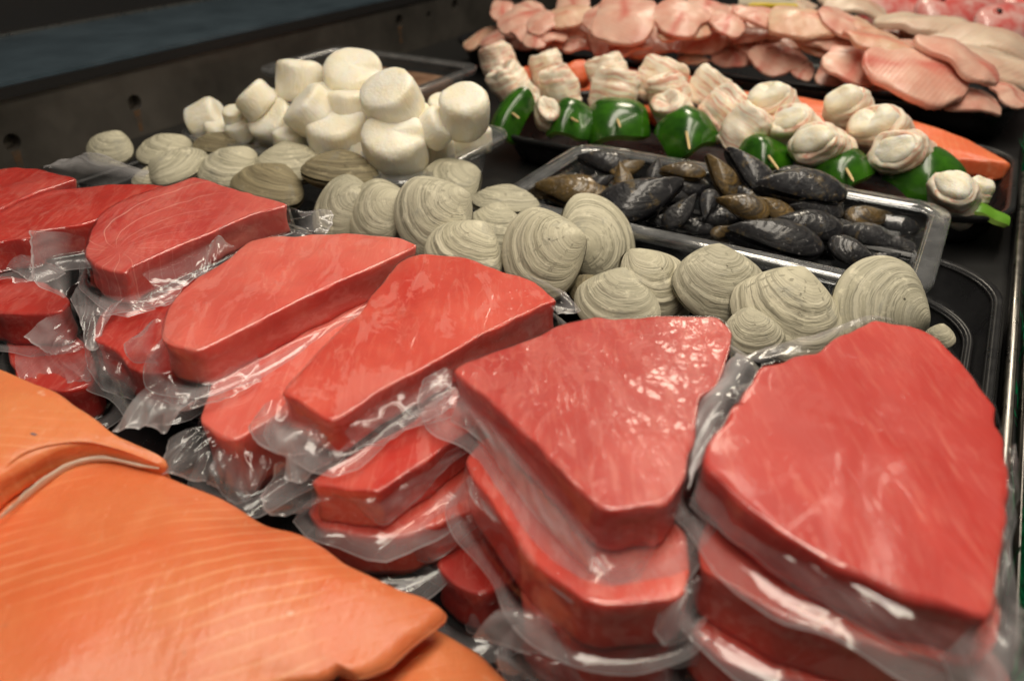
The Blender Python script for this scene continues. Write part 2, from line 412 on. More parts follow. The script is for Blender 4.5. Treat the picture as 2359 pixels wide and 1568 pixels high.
t = NT('skewer_wood'); M['wood'] = t.finish(t.bsdf(Base_Color=t.mix(t.noise(t.mapping(t.obj(), (1, 1, .1)), 300), (.62, .44, .18), (.78, .60, .30)), Roughness=.6).outputs[0])
t = NT('red_piece'); M['redpiece'] = t.finish(t.bsdf(Base_Color=t.mix(t.noise(t.obj(), 60), (.72, .12, .04), (.80, .20, .07)), Roughness=.35, Subsurface_Weight=.2, Subsurface_Scale=.004).outputs[0])

def m_fillet(name, pink, pale, red, linew=1.0):
    t = NT(name); v = t.obj(); lv = t.new('ShaderNodeTexCoord').outputs['Object']
    col = t.mix(t.ramp(t.noise(v, 2.6, 4), (.36, 0.), (.64, 1.)), pink, pale)
    w = t.wave(t.mapping(lv, (1, 1, 1), rot=(0, 0, .5)), 7, 1.2, 2, 1)
    col = t.mix(t.math('MULTIPLY', t.ramp(w, (.6, 0.), (1., 1.)), .10), col, tuple(min(1, c * 1.1 + .05) for c in pale))
    sx = t.new('ShaderNodeSeparateXYZ'); t.set(sx.inputs[0], lv)
    y = t.math('ABSOLUTE', t.math('ADD', sx.outputs[1], t.math('MULTIPLY', t.math('SUBTRACT', t.noise(v, 3, 3), .5), .22)))
    ln = t.ramp(t.math('MULTIPLY', y, 8.), (.0, 1.), (.75, 0.))
    brk = t.ramp(t.noise(v, 2.0, 2), (.38, 0.), (.55, 1.))
    col = t.mix(t.math('MULTIPLY', t.math('MULTIPLY', ln, brk), .75 * linew), col, red)
    col = t.mix(t.math('MULTIPLY', t.ramp(t.noise(v, 1.9, 3), (.54, 0.), (.70, 1.)), .5), col, red)
    b = t.bsdf(Base_Color=col, Roughness=.36, Specular_IOR_Level=.4, Subsurface_Weight=.22, Subsurface_Radius=(1, .45, .3), Subsurface_Scale=.005,
               Normal=t.bump(t.math('ADD', t.noise(v, 6, 4), t.math('MULTIPLY', w, .3)), .35, .0018), Coat_Weight=.2, Coat_Roughness=.2)
    return t.finish(b.outputs[0])
M['tilapia'] = m_fillet('tilapia_flesh', (.68, .33, .25), (.78, .51, .40), (.60, .12, .09))
M['tilapia_pale'] = m_fillet('pale_tilapia_flesh', (.66, .37, .25), (.76, .54, .38), (.66, .14, .10), .7)
M['cod'] = m_fillet('cod_flesh', (.64, .47, .36), (.74, .60, .46), (.60, .28, .20), .4)

t = NT('snapper_skin'); v = t.obj(False); sx = t.new('ShaderNodeSeparateXYZ'); t.set(sx.inputs[0], v)
col = t.mix(t.ramp(t.noise(t.obj(), 45, 4), (.35, 0.), (.65, 1.)), (.72, .13, .12), (.82, .50, .46))
col = t.mix(t.ramp(t.math('ADD', t.math('MULTIPLY', sx.outputs[2], 22.), .5), (.25, 1.), (.55, 0.)), col, (.82, .72, .70))
M['snapper'] = t.finish(t.bsdf(Base_Color=col, Roughness=.25, Specular_IOR_Level=.5, Coat_Weight=.5, Coat_Roughness=.15, Normal=t.bump(t.voro(t.obj(), 260), .3, .001)).outputs[0])
t = NT('fish_eye'); M['eye'] = t.finish(t.bsdf(Base_Color=(.02, .012, .012), Roughness=.12).outputs[0])
t = NT('fish_iris'); M['iris'] = t.finish(t.bsdf(Base_Color=(.55, .08, .06), Roughness=.2).outputs[0])

t = NT('black_plastic'); v = t.obj()
M['black'] = t.finish(t.bsdf(Base_Color=(.010, .010, .011), Roughness=t.ramp(t.noise(v, 60, 4), (.3, .22), (.7, .42)), Specular_IOR_Level=.38,
        Normal=t.bump(t.noise(v, 500, 2), .08, .0005)).outputs[0])
t = NT('black_plastic_rim'); M['black_rim'] = M['black']
t = NT('counter_black'); v = t.obj(False)
M['floor'] = t.finish(t.bsdf(Base_Color=(.008, .008, .008), Roughness=.5, Normal=t.bump(t.noise(v, 90, 4), .2, .001)).outputs[0])
def m_clear(name, tint=(.93, .94, .95), haze=.10, spec=.035):
    t = NT(name); v = t.obj(); nb = t.bump(t.noise(v, 120, 3), .12, .0008)
    tr = t.new('ShaderNodeBsdfTransparent'); tr.inputs[0].default_value = (*tint, 1)
    di = t.new('ShaderNodeBsdfDiffuse'); di.inputs[0].default_value = (.62, .63, .64, 1)
    m1 = t.new('ShaderNodeMixShader'); t.set(m1.inputs[0], t.math('MULTIPLY', t.ramp(t.noise(v, 60, 4, .7), (.35, .5), (.75, 1.6)), haze)); t.t.links.new(tr.outputs[0], m1.inputs[1]); t.t.links.new(di.outputs[0], m1.inputs[2])
    gl = t.new('ShaderNodeBsdfGlossy'); gl.inputs[0].default_value = (1, 1, 1, 1); gl.inputs['Roughness'].default_value = .10; t.set(gl.inputs['Normal'], nb)
    lw = t.new('ShaderNodeLayerWeight')
    fr = t.math('ADD', t.math('MULTIPLY', t.math('POWER', lw.outputs['Facing'], 3.5), .6), spec, True)
    m2 = t.new('ShaderNodeMixShader'); t.set(m2.inputs[0], fr); t.t.links.new(m1.outputs[0], m2.inputs[1]); t.t.links.new(gl.outputs[0], m2.inputs[2])
    return t.finish(m2.outputs[0])
M['clear'] = m_clear('clear_polycarbonate', (.96,.97,.98), .008)
M['clear_tall'] = m_clear('clear_polycarbonate_tall', (.95, .96, .97), .07, .06)
M['clear_rim'] = m_clear('clear_polycarbonate_rim', (.88, .89, .90), .12, .17)
t = NT('brine'); v = t.obj(); nb = t.bump(t.noise(v, 60, 2), .15, .001)
tr = t.new('ShaderNodeBsdfTransparent'); tr.inputs[0].default_value = (.75, .76, .78, 1)
gl = t.new('ShaderNodeBsdfGlossy'); gl.inputs['Roughness'].default_value = .03; t.set(gl.inputs['Normal'], nb)
lw = t.new('ShaderNodeLayerWeight'); m2 = t.new('ShaderNodeMixShader')
t.set(m2.inputs[0], t.math('ADD', t.math('MULTIPLY', t.math('POWER', lw.outputs['Facing'], 4.), .9), .03, True)); t.t.links.new(tr.outputs[0], m2.inputs[1]); t.t.links.new(gl.outputs[0], m2.inputs[2])
M['brine'] = t.finish(m2.outputs[0])

t = NT('brushed_steel'); v = t.obj(False)
br = t.noise(t.mapping(v, (3, 3, 160)), 4, 4)
sm = t.noise(v, 9, 5, .6)
col = t.mix(t.ramp(sm, (.3, 0.), (.7, 1.)), (.125, .115, .10), (.22, .20, .175))
M['steel'] = t.finish(t.bsdf(Base_Color=col, Metallic=.85, Roughness=t.ramp(sm, (.3, .38), (.7, .55)), Normal=t.bump(br, .06, .0006)).outputs[0])
t = NT('steel_with_blue_reflection'); v = t.obj(False); sm = t.noise(v, 12, 5, .65)
col = t.mix(t.ramp(sm, (.3, 0.), (.7, 1.)), (.065, .10, .13), (.12, .175, .22))  # blue reflected by the ledge is painted into the steel's base colour
M['steel_blue_refl'] = t.finish(t.bsdf(Base_Color=col, Metallic=.6, Roughness=.42).outputs[0])
t = NT('dark_metal'); M['dark'] = t.finish(t.bsdf(Base_Color=(.022, .021, .021), Roughness=.45, Metallic=.3).outputs[0])
t = NT('bright_metal'); v = t.obj(False)
M['rail'] = t.finish(t.bsdf(Base_Color=(.30, .285, .26), Metallic=1., Roughness=t.ramp(t.noise(v, 80, 4), (.3, .22), (.7, .45))).outputs[0])
t = NT('hole_dark'); M['hole'] = t.finish(t.bsdf(Base_Color=(.003, .003, .003), Roughness=.9).outputs[0])
t = NT('rust'); v = t.obj(); al = t.ramp(t.noise(v, 60, 4), (.42, 0.), (.7, .7))
b = t.bsdf(Base_Color=(.22, .10, .03), Roughness=.8, Alpha=al); M['rust'] = t.finish(b.outputs[0])
t = NT('plastic_grass'); M['grass'] = t.finish(t.bsdf(Base_Color=t.mix(t.noise(t.obj(), 200), (.004, .13, .05), (.008, .26, .10)), Roughness=.4).outputs[0])
t = NT('lemon'); M['lemon'] = t.finish(t.bsdf(Base_Color=(.72, .55, .04), Roughness=.4).outputs[0])
t = NT('paper_white'); M['white'] = t.finish(t.bsdf(Base_Color=(.55, .50, .38), Roughness=.6).outputs[0])
t = NT('leaf_yellow'); M['leafy'] = t.finish(t.bsdf(Base_Color=t.mix(t.noise(t.obj(), 150), (.18, .17, .02), (.45, .42, .10)), Roughness=.6).outputs[0])
t = NT('chowder'); v = t.obj(); M['chowder'] = t.finish(t.bsdf(Base_Color=t.mix(t.ramp(t.noise(v, 60, 4), (.35, 0.), (.65, 1.)), (.16, .08, .045), (.36, .22, .14)), Roughness=.3, Normal=t.bump(t.noise(v, 60, 3), .5, .003)).outputs[0])

# ------------------------------------------------------------------ the setting: case floor, steel back panel, ledge
def box(name, a0, a1, b0, b1, z0, z1, mat, parent=None):
    V = [ab(a, b, z) for z in (z0, z1) for a, b in ((a0, b0), (a1, b0), (a1, b1), (a0, b1))]
    Fc = [(0, 3, 2, 1), (4, 5, 6, 7), (0, 1, 5, 4), (1, 2, 6, 5), (2, 3, 7, 6), (3, 0, 4, 7)]
    o = link_mesh(name, V, Fc, mat, parent, flat=True); return o
structure(box('counter_floor', -.885, .30, -.5, 3.2, -.02, -.001, M['floor']))

WA = -.885
panel = box('steel_back_panel', WA - .02, WA, -.5, 3.2, -.02, .078, M['steel'])
# real holes through the panel
def wall_hit(x, y):
    d = ray(x, y); k = WA / d.dot(AX); return CAMP + d * k
HOLES = [(28, 328, .0095), (310, 237, .0095), (920, 48, .010), (988, 35, .006), (1048, 12, .010)]
bm = bmesh.new()
for (x, y, r) in HOLES:
    p = wall_hit(x, y)
    mtx = Matrix.Translation(p) @ Matrix((BX, Vector((0, 0, 1)), AX)).transposed().to_4x4()
    bmesh.ops.create_cone(bm, cap_ends=True, segments=28, radius1=r, radius2=r, depth=.028, matrix=mtx)
    for v in bm.verts[-56:]: pass
cm = bpy.data.meshes.new('cut'); bm.to_mesh(cm); bm.free()
cut = bpy.data.objects.new('cut', cm); COL.objects.link(cut)
md = panel.modifiers.new('b', 'BOOLEAN'); md.operation = 'DIFFERENCE'; md.object = cut; md.solver = 'EXACT'
dg = bpy.context.evaluated_depsgraph_get(); dg.update()
nm = bpy.data.meshes.new_from_object(panel.evaluated_get(dg))
panel.modifiers.clear(); panel.data = nm
bpy.data.objects.remove(cut)
tag(panel, 'brushed steel back panel of the case with a row of dark round holes', 'panel')
for i, (x, y, r) in enumerate(HOLES[:3]):
    p = wall_hit(x, y) + AX * .0006; V = []; 
    rnd = random.Random(i); n = 9
    w = r * .5
    for k in range(n):
        q = p - Vector((0, 0, r * .9 + k * r * .35)); ww = w * (1 - .06 * k)
        V += [q - BX * ww, q + BX * ww]
    link_mesh('rust_stain', V, [(2 * k, 2 * k + 1, 2 * k + 3, 2 * k + 2) for k in range(n - 1)], M['rust'], panel)
# backing behind the holes, ledge and upper panel
led = box('steel_ledge', -1.118, WA + .001, -.5, 3.2, .0905, .0950, M['steel_blue_refl'])
tag(led, 'steel ledge above the perforated back panel, its blue reflection painted in', 'ledge')
box('lip', WA - .012, WA + .0035, -.5, 3.2, .0785, .0900, M['dark'], led)  # dark strip standing in for the shadow band under the ledge
box('backing', -1.05, -.925, -.5, 3.2, -.02, .088, M['hole'], led)
up = box('rear_upstand', -1.16, -1.1185, -.5, 3.2, .0, .70, M['dark'])
tag(up, 'dark metal upstand rising behind the steel ledge', 'panel')
box('edge_strip', -1.1183, -1.1125, -.5, 3.2, .0955, .099, M['rail'], up)

# ------------------------------------------------------------------ trays and pans
def rrect(ca, cb, la, lb, r, z, n=10):
    out = []
    r = max(r, .0005)
    for (sa, sb, st) in ((1, 1, 0), (-1, 1, 90), (-1, -1, 180), (1, -1, 270)):
        for k in range(n + 1):
            f = math.radians(st + 90 * k / n)
            out.append(ab(ca + sa * (la / 2 - r) + r * math.cos(f), cb + sb * (lb / 2 - r) + r * math.sin(f), z))
    return out
def pan(name, ca, cb, la, lb, z, depth, mat, rim_w=.010, r=.03, wall=.0020, lip=.006, draft=.012, rim_mat=None, step=False, parent=None):
    """open pan: la x lb is the outside of the rim, z the rim's top"""
    ins = [  # inset from the rim's outer edge, height below the rim
        (0.0012, lip), (0, lip * .5), (.0006, .0008), (.0022, 0), (rim_w * .5, .0006), (rim_w - .002, .0002), (rim_w, .0010), (rim_w + .0012, .004)]
    if step: ins += [(rim_w + .002, depth * .28), (rim_w + .005, depth * .32)]
    ins += [(rim_w + draft * .8, depth * .82), (rim_w + draft + .002, depth * .95), (rim_w + draft + .008, depth)]
    inner = ins
    outer = [(i + wall * (-.2 if k > 6 else 1) if k > 6 else i + wall, h + wall * (0 if 6 < k < len(ins) - 2 else 1)) for k, (i, h) in enumerate(ins)]
    prof = inner; V = []; Fc = []; idx = []
    rings = []
    for (i, h) in prof: rings.append(rrect(ca, cb, la - 2 * i, lb - 2 * i, r - i * .6, z - h))
    ringo = []
    for (i, h) in reversed(outer): ringo.append(rrect(ca, cb, la - 2 * i, lb - 2 * i, r - i * .6, z - h))
    n = len(rings[0])
    for q in rings + ringo: V += q
    nr = len(rings)
    tot = nr * 2
    for k in range(tot):
        if k == nr - 1: continue
        k2 = (k + 1) % tot
        for j in range(n):
            j2 = (j + 1) % n
            Fc.append((k * n + j, k2 * n + j, k2 * n + j2, k * n + j2))
            idx.append(1 if (k < 7 or k >= tot - 8) else 0)
    V.append(ab(ca, cb, z - depth)); c1 = len(V) - 1; V.append(ab(ca, cb, z - depth - wall)); c2 = len(V) - 1
    for j in range(n):
        j2 = (j + 1) % n
        Fc.append(((nr - 1) * n + j, c1, (nr - 1) * n + j2)); Fc.append((nr * n + j, nr * n + j2, c2)); idx += [0, 0]
    o = link_mesh(name, V, Fc, [mat, rim_mat or mat], parent, mat_idx=idx)
    fix_normals(o)
    return o

def tray(a0, a1, b0, b1, z, depth, label, **kw):
    o = pan('black_tray', (a0 + a1) / 2, (b0 + b1) / 2, a1 - a0, b1 - b0, z, depth, M['black'], **kw)
    return tag(o, label, 'tray', 'black plastic display trays')
tray(-.365, .058, .40, .655, .030, .028, 'wide black plastic tray under the clams and the mussel pan', r=.06, rim_w=.006, draft=.014)
o = pan('black_tray', -.36, .415, .81, .385, .0185, .0165, M['black'], r=.06, rim_w=.005, draft=.006)
tag(o, 'low black tray with a rounded corner just right of the clams', 'tray', 'black plastic display trays')
tray(-.46, .059, .735, .965, .036, .034, 'black tray holding the bacon kebabs and the orange salmon', r=.05, rim_w=.006, draft=.012)
tray(-.745, .060, 1.08, 1.42, .048, .046, 'black tray under the long pile of pink fillets', r=.05, rim_w=.007, draft=.012)
tray(-.10, .30, 1.44, 1.70, .050, .046, 'black tray holding the red fish beside the pale fillets', r=.05, rim_w=.007, draft=.012)
tray(-.70, .050, .03, .395, .014, .012, 'black tray under the stacked tuna packs, seen in gaps between bags', r=.04, rim_w=.006, draft=.006)
tray(-.60, -.10, -.40, .026, .020, .018, 'black tray under the orange salmon, its rim showing near the tip', r=.04, rim_w=.006, draft=.006)

def clear_pan(ca, cb, la, lb, z, depth, label, **kw):
    o = pan('clear_pan', ca, cb, la, lb, z, depth, M['clear'], rim_mat=M['clear_rim'], rim_w=.014, r=.028, wall=.0025, lip=.007, step=True, **kw)
    return tag(o, label, 'pan', 'clear plastic food pans')
MUS = clear_pan(-.161, .628, .345, .182, .050, .042, 'clear plastic pan holding black mussels')
SCP = clear_pan(-.543, .600, .300, .185, .060, .056, 'clear plastic pan heaped with white scallops')
BKP = clear_pan(-.700, .835, .255, .170, .060, .056, 'clear plastic pan behind the scallops, holding brown food')
SCP.data.materials[0] = M['clear_tall']
bw = pan('x', -.161, .628, .31, .147, .030, .004, M['brine'])
bpy.data.objects.remove(bw)
o = link_mesh('melt_water', rrect(-.161, .628, .305, .142, .02, .0262), [tuple(range(44))], M['brine'], flat=True)
tag(o, 'shallow clear melt water lying around the mussels', 'water', kind='stuff')
o = loft('brown_food', [p for p in rrect(-.700, .835, .205, .122, .02, .045, 6)], M['chowder'], thick=.037, rnd=.004, amp=.003, ns=50, bulge=.004)
tag(o, 'brown minced food filling the clear pan behind the scallops', 'food')

# front rail and plastic grass along the right edge
rl = empty('front_rail', ab(.082, .6, .03), 'bright metal rail along the right edge of the case', 'rail')
def rail_bar(name, a, z, w, h, mat):
    n = 8; V = []; prof = []
    for k in range(16):
        f = 2 * math.pi * k / 16
        prof.append((a + math.copysign(abs(math.cos(f)) ** .6, math.cos(f)) * w / 2, z + math.copysign(abs(math.sin(f)) ** .6, math.sin(f)) * h / 2))
    for b in (.27, 1.06):
        for (pa, pz) in prof: V.append(ab(pa, b, pz))
    Fc = [(k, (k + 1) % 16, 16 + (k + 1) % 16, 16 + k) for k in range(16)] + [tuple(range(15, -1, -1)), tuple(range(16, 32))]
    return link_mesh(name, V, Fc, mat, rl)
rail_bar('rounded_bar', .0648, .0270, .0060, .010, M['rail'])
rail_bar('edge_strip', .0712, .0310, .0016, .012, M['rail'])
rail_bar('rail_web', .0684, .0120, .0100, .018, M['dark'])
rnd = random.Random(5); V = []; Fc = []
for i in range(5200):
    b = rnd.uniform(-.02, 1.1); a = rnd.uniform(.0725 if b > .262 else .060, .15)
    if i > 5000: b = rnd.uniform(.905, .955); a = rnd.uniform(.062, .072)
    p = ab(a, b, .0 if i <= 5000 else .03); h = rnd.uniform(.022, .046); w = .0012
    d = Vector((rnd.uniform(-1, 1), rnd.uniform(-1, 1), 0)).normalized(); q = Vector((-d.y, d.x, 0))
    k = len(V); lean = d * rnd.uniform(.002, .014)
    V += [p - q * w, p + q * w, p + lean * .4 + q * w * .9 + Vector((0, 0, h * .6)), p + lean * .4 - q * w * .9 + Vector((0, 0, h * .6)), p + lean + Vector((0, 0, h))]
    Fc += [(k, k + 1, k + 2, k + 3), (k + 3, k + 2, k + 4)]
o = link_mesh('plastic_grass', V, Fc, M['grass'], flat=True)
tag(o, 'green plastic grass strip beyond the metal rail', 'plastic grass', kind='stuff')

# ------------------------------------------------------------------ bag film
def film_skirt(outline, up, parent, seed, thick, rnd, wbase=.010, mat=None, wfun=None, drop=.6):
    """film that leaves the steak's top edge, runs down the side and ends in a wavy welded flange"""
    n = len(outline); c = Vector((0, 0, 0))
    for p in outline: c += p
    c /= n
    out = []
    for j in range(n):
        d = outline[(j + 1) % n] - outline[j - 1]; q = d.cross(up)
        if q.dot(outline[j] - c) < 0: q = -q
        out.append(q.normalized())
    rings = [[] for _ in range(10)]
    for j, (p, o) in enumerate(zip(outline, out)):
        w = wbase * (.65 + 1.0 * (nz(p, 28, seed) + .35)); w = max(w, .002)
        if wfun: w *= wfun(p)
        wav = nz(p, 32, seed + 2) * .0050
        cre = .5 + .5 * nz(p, 70, seed + 4)
        rings[0].append(p - o * .0010 + up * .0003)
        rings[1].append(p - o * .0002 + up * (.0003 + .0003 * cre))
        rings[2].append(p + o * (.0007 + .0005 * cre) - up * .0016)
        rings[3].append(p + o * (.0012 + .0010 * cre) - up * thick * .40)
        rings[4].append(p + o * (.0018 + .0016 * cre) - up * thick * .72)
        e = p + o * (.0034 + .0012 * cre) - up * thick * .90
        rings[5].append(e)
        for k, f in enumerate((.25, .5, .75, 1.)):
            rings[6 + k].append(e + o * w * f - up * (w * drop * f * f) + up * wav * f )
    V = []; Fc = []
    for r in rings: V += r
    for k in range(9):
        for j in range(n):
            j2 = (j + 1) % n; Fc.append((k * n + j, (k + 1) * n + j, (k + 1) * n + j2, k * n + j2))
    vv = (0, 0, .02, .06, .12, .28, .45, .65, .85, 1.)
    uvs = [(j / n, vv[k]) for k in range(10) for j in range(n)]
    return link_mesh('plastic_film', V, Fc, mat or M['film'], parent, uvs=uvs)

def flap(parent, inner, outer, amp=.0030, seed=0, mat=None, bow=0.0, MU=56, KV=18, name='film_flap'):
    """loose bag film between two edges, creased across"""
    I = catmull([at(*g(k, x, y), z) for (k, x, y, z) in inner], MU, False, .35)
    O = catmull([at(*g(k, x, y), z) for (k, x, y, z) in outer], MU, False, .35)
    V = []; Fc = []
    for i in range(MU):
        for k in range(KV):
            v = k / (KV - 1); u = i / (MU - 1)
            p = I[i].lerp(O[i], v)
            tow = (CAMP - p).normalized()
            r1 = noise.noise(Vector((u * 3.6 + v * 1.0, v * .7, seed * 3.3)))
            r2 = abs(noise.noise(Vector((u * 5.0 - v * 1.6, v * 1.2, seed * 5.1 + 9))))
            r3 = noise.noise(Vector((u * 12, v * 4, seed)))
            hgt = amp * (r1 * 1.3 + (.35 - r2) * 1.5 + r3 * .10) * (.25 + .75 * v) + bow * math.sin(math.pi * v)
            p = p + (tow * .5 + Vector((0, 0, .5))) * hgt + Vector((r3, r1, 0)) * amp * .25 * v
            V.append(p)
    for i in range(MU - 1):
        for k in range(KV - 1):
            a = i * KV + k; Fc.append((a, a + 1, a + KV + 1, a + KV))
    return link_mesh(name, V, Fc, mat or M['film'], parent, uvs=[(i / (MU - 1), .10 + .90 * k / (KV - 1)) for i in range(MU) for k in range(KV)])

# ------------------------------------------------------------------ tuna packs
TG = 'vacuum packed tuna steaks in stacks'
def steak(pts, z, mat, label, thick=.019, tilt=(0, 0), seed=1, rnd=.0010, w=.009, wfun=None, bulge=.0006, film=True, sharp=.30, fmat=None, amp=.0010):
    D = [g(*p) for p in pts]
    cx = sum(p[0] for p in D) / len(D); cy = sum(p[1] for p in D) / len(D)
    p0 = at(cx, cy, z)
    n = (Vector((0, 0, 1)) - AX * tilt[0] - BX * tilt[1]).normalized()
    P3 = catmull([on_plane(x, y, p0, n) for x, y in D], 120, True, sharp)
    o = loft('tuna_steak', P3, M[mat], up=n, thick=thick, rnd=rnd, bulge=bulge, seed=seed, amp=amp, ns=45, N=120, edge_amp=.0020, flare=-.0015)
    tag(o, label, 'tuna steak', TG)
    if film: film_skirt(P3, n, o, seed, thick, rnd, w, M[fmat] if fmat else None, wfun)
    return o

s1 = steak([(8, 1040, 330), (8, 1110, 440), (8, 1250, 565), (8, 1500, 725), (8, 1900, 900), (8, 2180, 985), (8, 2240, 945), (8, 2258, 800), (8, 2290, 600), (8, 2302, 400), (8, 2285, 280),
            (8, 2250, 160), (6, 2160, 1540), (6, 2010, 1350), (6, 1860, 1170), (6, 1700, 1050), (6, 1500, 1000), (6, 1360, 965), (6, 1270, 1010), (6, 950, 1180), (6, 650, 1262), (6, 570, 1300), (6, 430, 1540), (8, 1180, 110)],
           .104, 'tuna_matt', 'large smooth red tuna steak in clear bag, nearest at right', thick=.021, seed=1, rnd=.0020, w=.008, tilt=(-.075, .0))
s2 = steak([(5, 765, 1315), (5, 900, 1240), (5, 1280, 1110), (5, 1500, 1010), (5, 1750, 965), (5, 2100, 950), (6, 0, 948), (6, 180, 950), (6, 300, 960), (6, 365, 1010), (6, 392, 1090), (6, 370, 1210), (6, 290, 1420),
            (8, 1030, 90), (8, 1000, 250), (8, 970, 400), (8, 930, 470), (8, 850, 530), (8, 630, 545), (8, 480, 420), (8, 330, 265), (8, 190, 125), (5, 880, 1410)],
           .102, 'tuna_wet', 'red tuna steak in wet glistening bag, second from the right', thick=.021, seed=2, rnd=.0013, w=.012, bulge=.001)
s3 = steak([(7, 1310, 190), (7, 1385, 95), (7, 1470, 0), (5, 0, 1060), (5, 160, 890), (5, 325, 695), (5, 400, 600), (5, 490, 545), (5, 620, 532), (5, 850, 555), (5, 1100, 640), (5, 1330, 720), (5, 1430, 800),
            (5, 1470, 850), (5, 1390, 875), (5, 1150, 985), (5, 920, 1105), (5, 600, 1290), (5, 300, 1440), (7, 1650, 255), (7, 1530, 318), (7, 1420, 265)],
           .098, 'tuna', 'bright red tuna steak in clear bag, in the middle of the front row', thick=.019, seed=3)
s4 = steak([(4, 1100, 1260), (4, 1110, 1120), (4, 1180, 1000), (4, 1320, 860), (4, 1480, 770), (4, 1590, 685), (4, 1680, 620), (4, 1850, 585), (4, 2100, 570), (5, 0, 395), (5, 200, 398), (5, 400, 420), (5, 535, 465),
            (5, 490, 498), (5, 300, 590), (5, 0, 720), (4, 2000, 1020), (4, 1480, 1285), (4, 1340, 1345), (4, 1210, 1325)],
           .096, 'tuna_pink', 'rosy pink tuna steak in clear bag, left of the middle one', thick=.021, seed=4)
s5 = steak([(4, 575, 690), (4, 600, 560), (4, 680, 430), (4, 850, 330), (4, 1050, 262), (4, 1200, 212), (4, 1300, 180), (4, 1450, 220), (4, 1680, 290), (4, 1900, 350), (4, 1930, 375), (4, 1700, 432), (4, 1400, 562), (4, 1100, 685), (4, 890, 785),
            (4, 850, 830), (4, 720, 800), (4, 610, 750)],
           .095, 'tuna_vein', 'pale veined tuna steak in clear bag with a pointed top, before the grey clams', thick=.021, seed=5)
s6 = steak([(4, -200, 520), (4, 0, 405), (4, 230, 288), (4, 500, 252), (4, 720, 234), (4, 950, 232), (4, 1120, 240), (4, 1000, 300), (4, 800, 390), (4, 580, 490), (4, 270, 540), (4, 185, 595), (4, 0, 615), (4, -200, 660)],
           .090, 'tuna_dark', 'dark red tuna steak in clear bag at the left edge, behind the veined one', thick=.021, seed=6)
s7 = steak([(4, -300, 250), (4, -100, 150), (4, 0, 128), (4, 180, 120), (4, 350, 150), (4, 510, 188), (4, 400, 230), (4, 220, 290), (4, 0, 390), (4, -200, 470)],
           .093, 'tuna_dark', 'dark tuna steak in clear bag at the far left end of the row', thick=.021, seed=7)
LOWER = [
 ([(7, 920, 300), (4, 1540, 1360), (4, 1780, 1190), (4, 2100, 1010), (5, 150, 690), (5, 330, 760), (5, 150, 1120), (7, 1560, 150), (7, 1350, 270), (7, 1200, 345), (7, 1075, 412), (7, 950, 358)], .074, 'tuna_pink', 'bright pink tuna steak wedged under the middle and rosy steaks', .034, 8),
 ([(7, 1440, 600), (7, 1640, 470), (7, 1900, 330), (5, 760, 1330), (5, 1150, 1100), (5, 1300, 1180), (5, 960, 1440), (7, 2200, 310), (7, 2140, 385), (7, 1990, 485), (7, 1760, 640), (7, 1720, 645), (7, 1600, 632)], .074, 'tuna', 'red tuna steak with a squared corner, lying below the middle steak', .022, 9),
 ([(7, 1420, 740), (7, 1500, 640), (7, 1750, 560), (7, 2160, 390), (7, 2330, 560), (7, 2290, 680), (7, 2100, 760), (7, 1900, 840), (7, 1700, 860), (7, 1500, 820)], .051, 'tuna', 'round edged dark tuna steak, third down beneath the middle steak', .024, 10),
 ([(7, 2000, 980), (7, 2100, 925), (7, 2280, 800), (7, 2420, 800), (7, 2440, 950), (7, 2359, 1060), (7, 2215, 1125), (7, 2090, 1070)], .030, 'tuna_dark', 'small red tuna piece at the bottom, near the salmon tip', .026, 11),
 ([(8, 70, 350), (8, 200, 250), (8, 600, 500), (8, 930, 600), (8, 985, 740), (8, 970, 890), (8, 760, 945), (8, 545, 910), (8, 310, 730), (8, 150, 500)], .078, 'tuna', 'red tuna steak directly beneath the wet glistening one', .026, 12),
 ([(8, 300, 880), (8, 420, 780), (8, 620, 800), (8, 960, 860), (8, 960, 1000), (8, 860, 1070), (8, 620, 1100), (8, 400, 1020)],   .054, 'tuna', 'tuna steak at the bottom of the stack under the wet one', .040, 13),
 ([(8, 1050, 790), (8, 1035, 630), (8, 1200, 480), (8, 1700, 500), (8, 2200, 800), (8, 2260, 1080), (8, 2140, 1180), (8, 1780, 1115), (8, 1430, 1010), (8, 1190, 890)], .080, 'tuna', 'red tuna steak directly under the large smooth one', .024, 14),
 ([(8, 1010, 1040), (8, 1200, 900), (8, 1700, 900), (8, 2250, 1150), (8, 2280, 1380), (8, 1900, 1360), (8, 1490, 1270), (8, 1150, 1180)], .054, 'tuna', 'tuna steak third down at the bottom right of the picture', .024, 15),
 ([(8, 1000, 1260), (8, 1300, 1180), (8, 1900, 1280), (8, 2250, 1400), (8, 2200, 1560), (8, 1500, 1480), (8, 1080, 1380)], .030, 'tuna_dark', 'lowest tuna steak cut off by the bottom edge at right', .024, 19),
 ([(4, 640, 1240), (4, 720, 1060), (4, 1000, 900), (4, 1350, 740), (4, 1480, 800), (4, 1300, 1000), (4, 1300, 1250), (4, 1180, 1480), (4, 950, 1500), (4, 760, 1360)], .068, 'tuna_dark', 'dark tuna steak hidden in crumpled film below the veined one', .024, 16),
 ([(4, -150, 850), (4, 60, 850), (4, 300, 890), (4, 470, 1000), (4, 400, 1085), (4, 150, 1105), (4, -150, 1060)], .066, 'tuna_dark', 'deep red tuna steak at the left edge, second down', .022, 17),
 ([(4, 20, 1150), (4, 200, 1160), (4, 500, 1220), (4, 640, 1400), (4, 620, 1560), (4, 400, 1620), (4, 130, 1580), (4, 50, 1340)], .042, 'tuna_dark', 'shadowed tuna steak above the pale salmon, under crumpled film', .024, 18),
]
LS = []
for (pts, z, m, lab, th, sd) in LOWER:
    LS.append(steak(pts, z, m, lab, thick=th, seed=sd, w=.008, rnd=.0012))
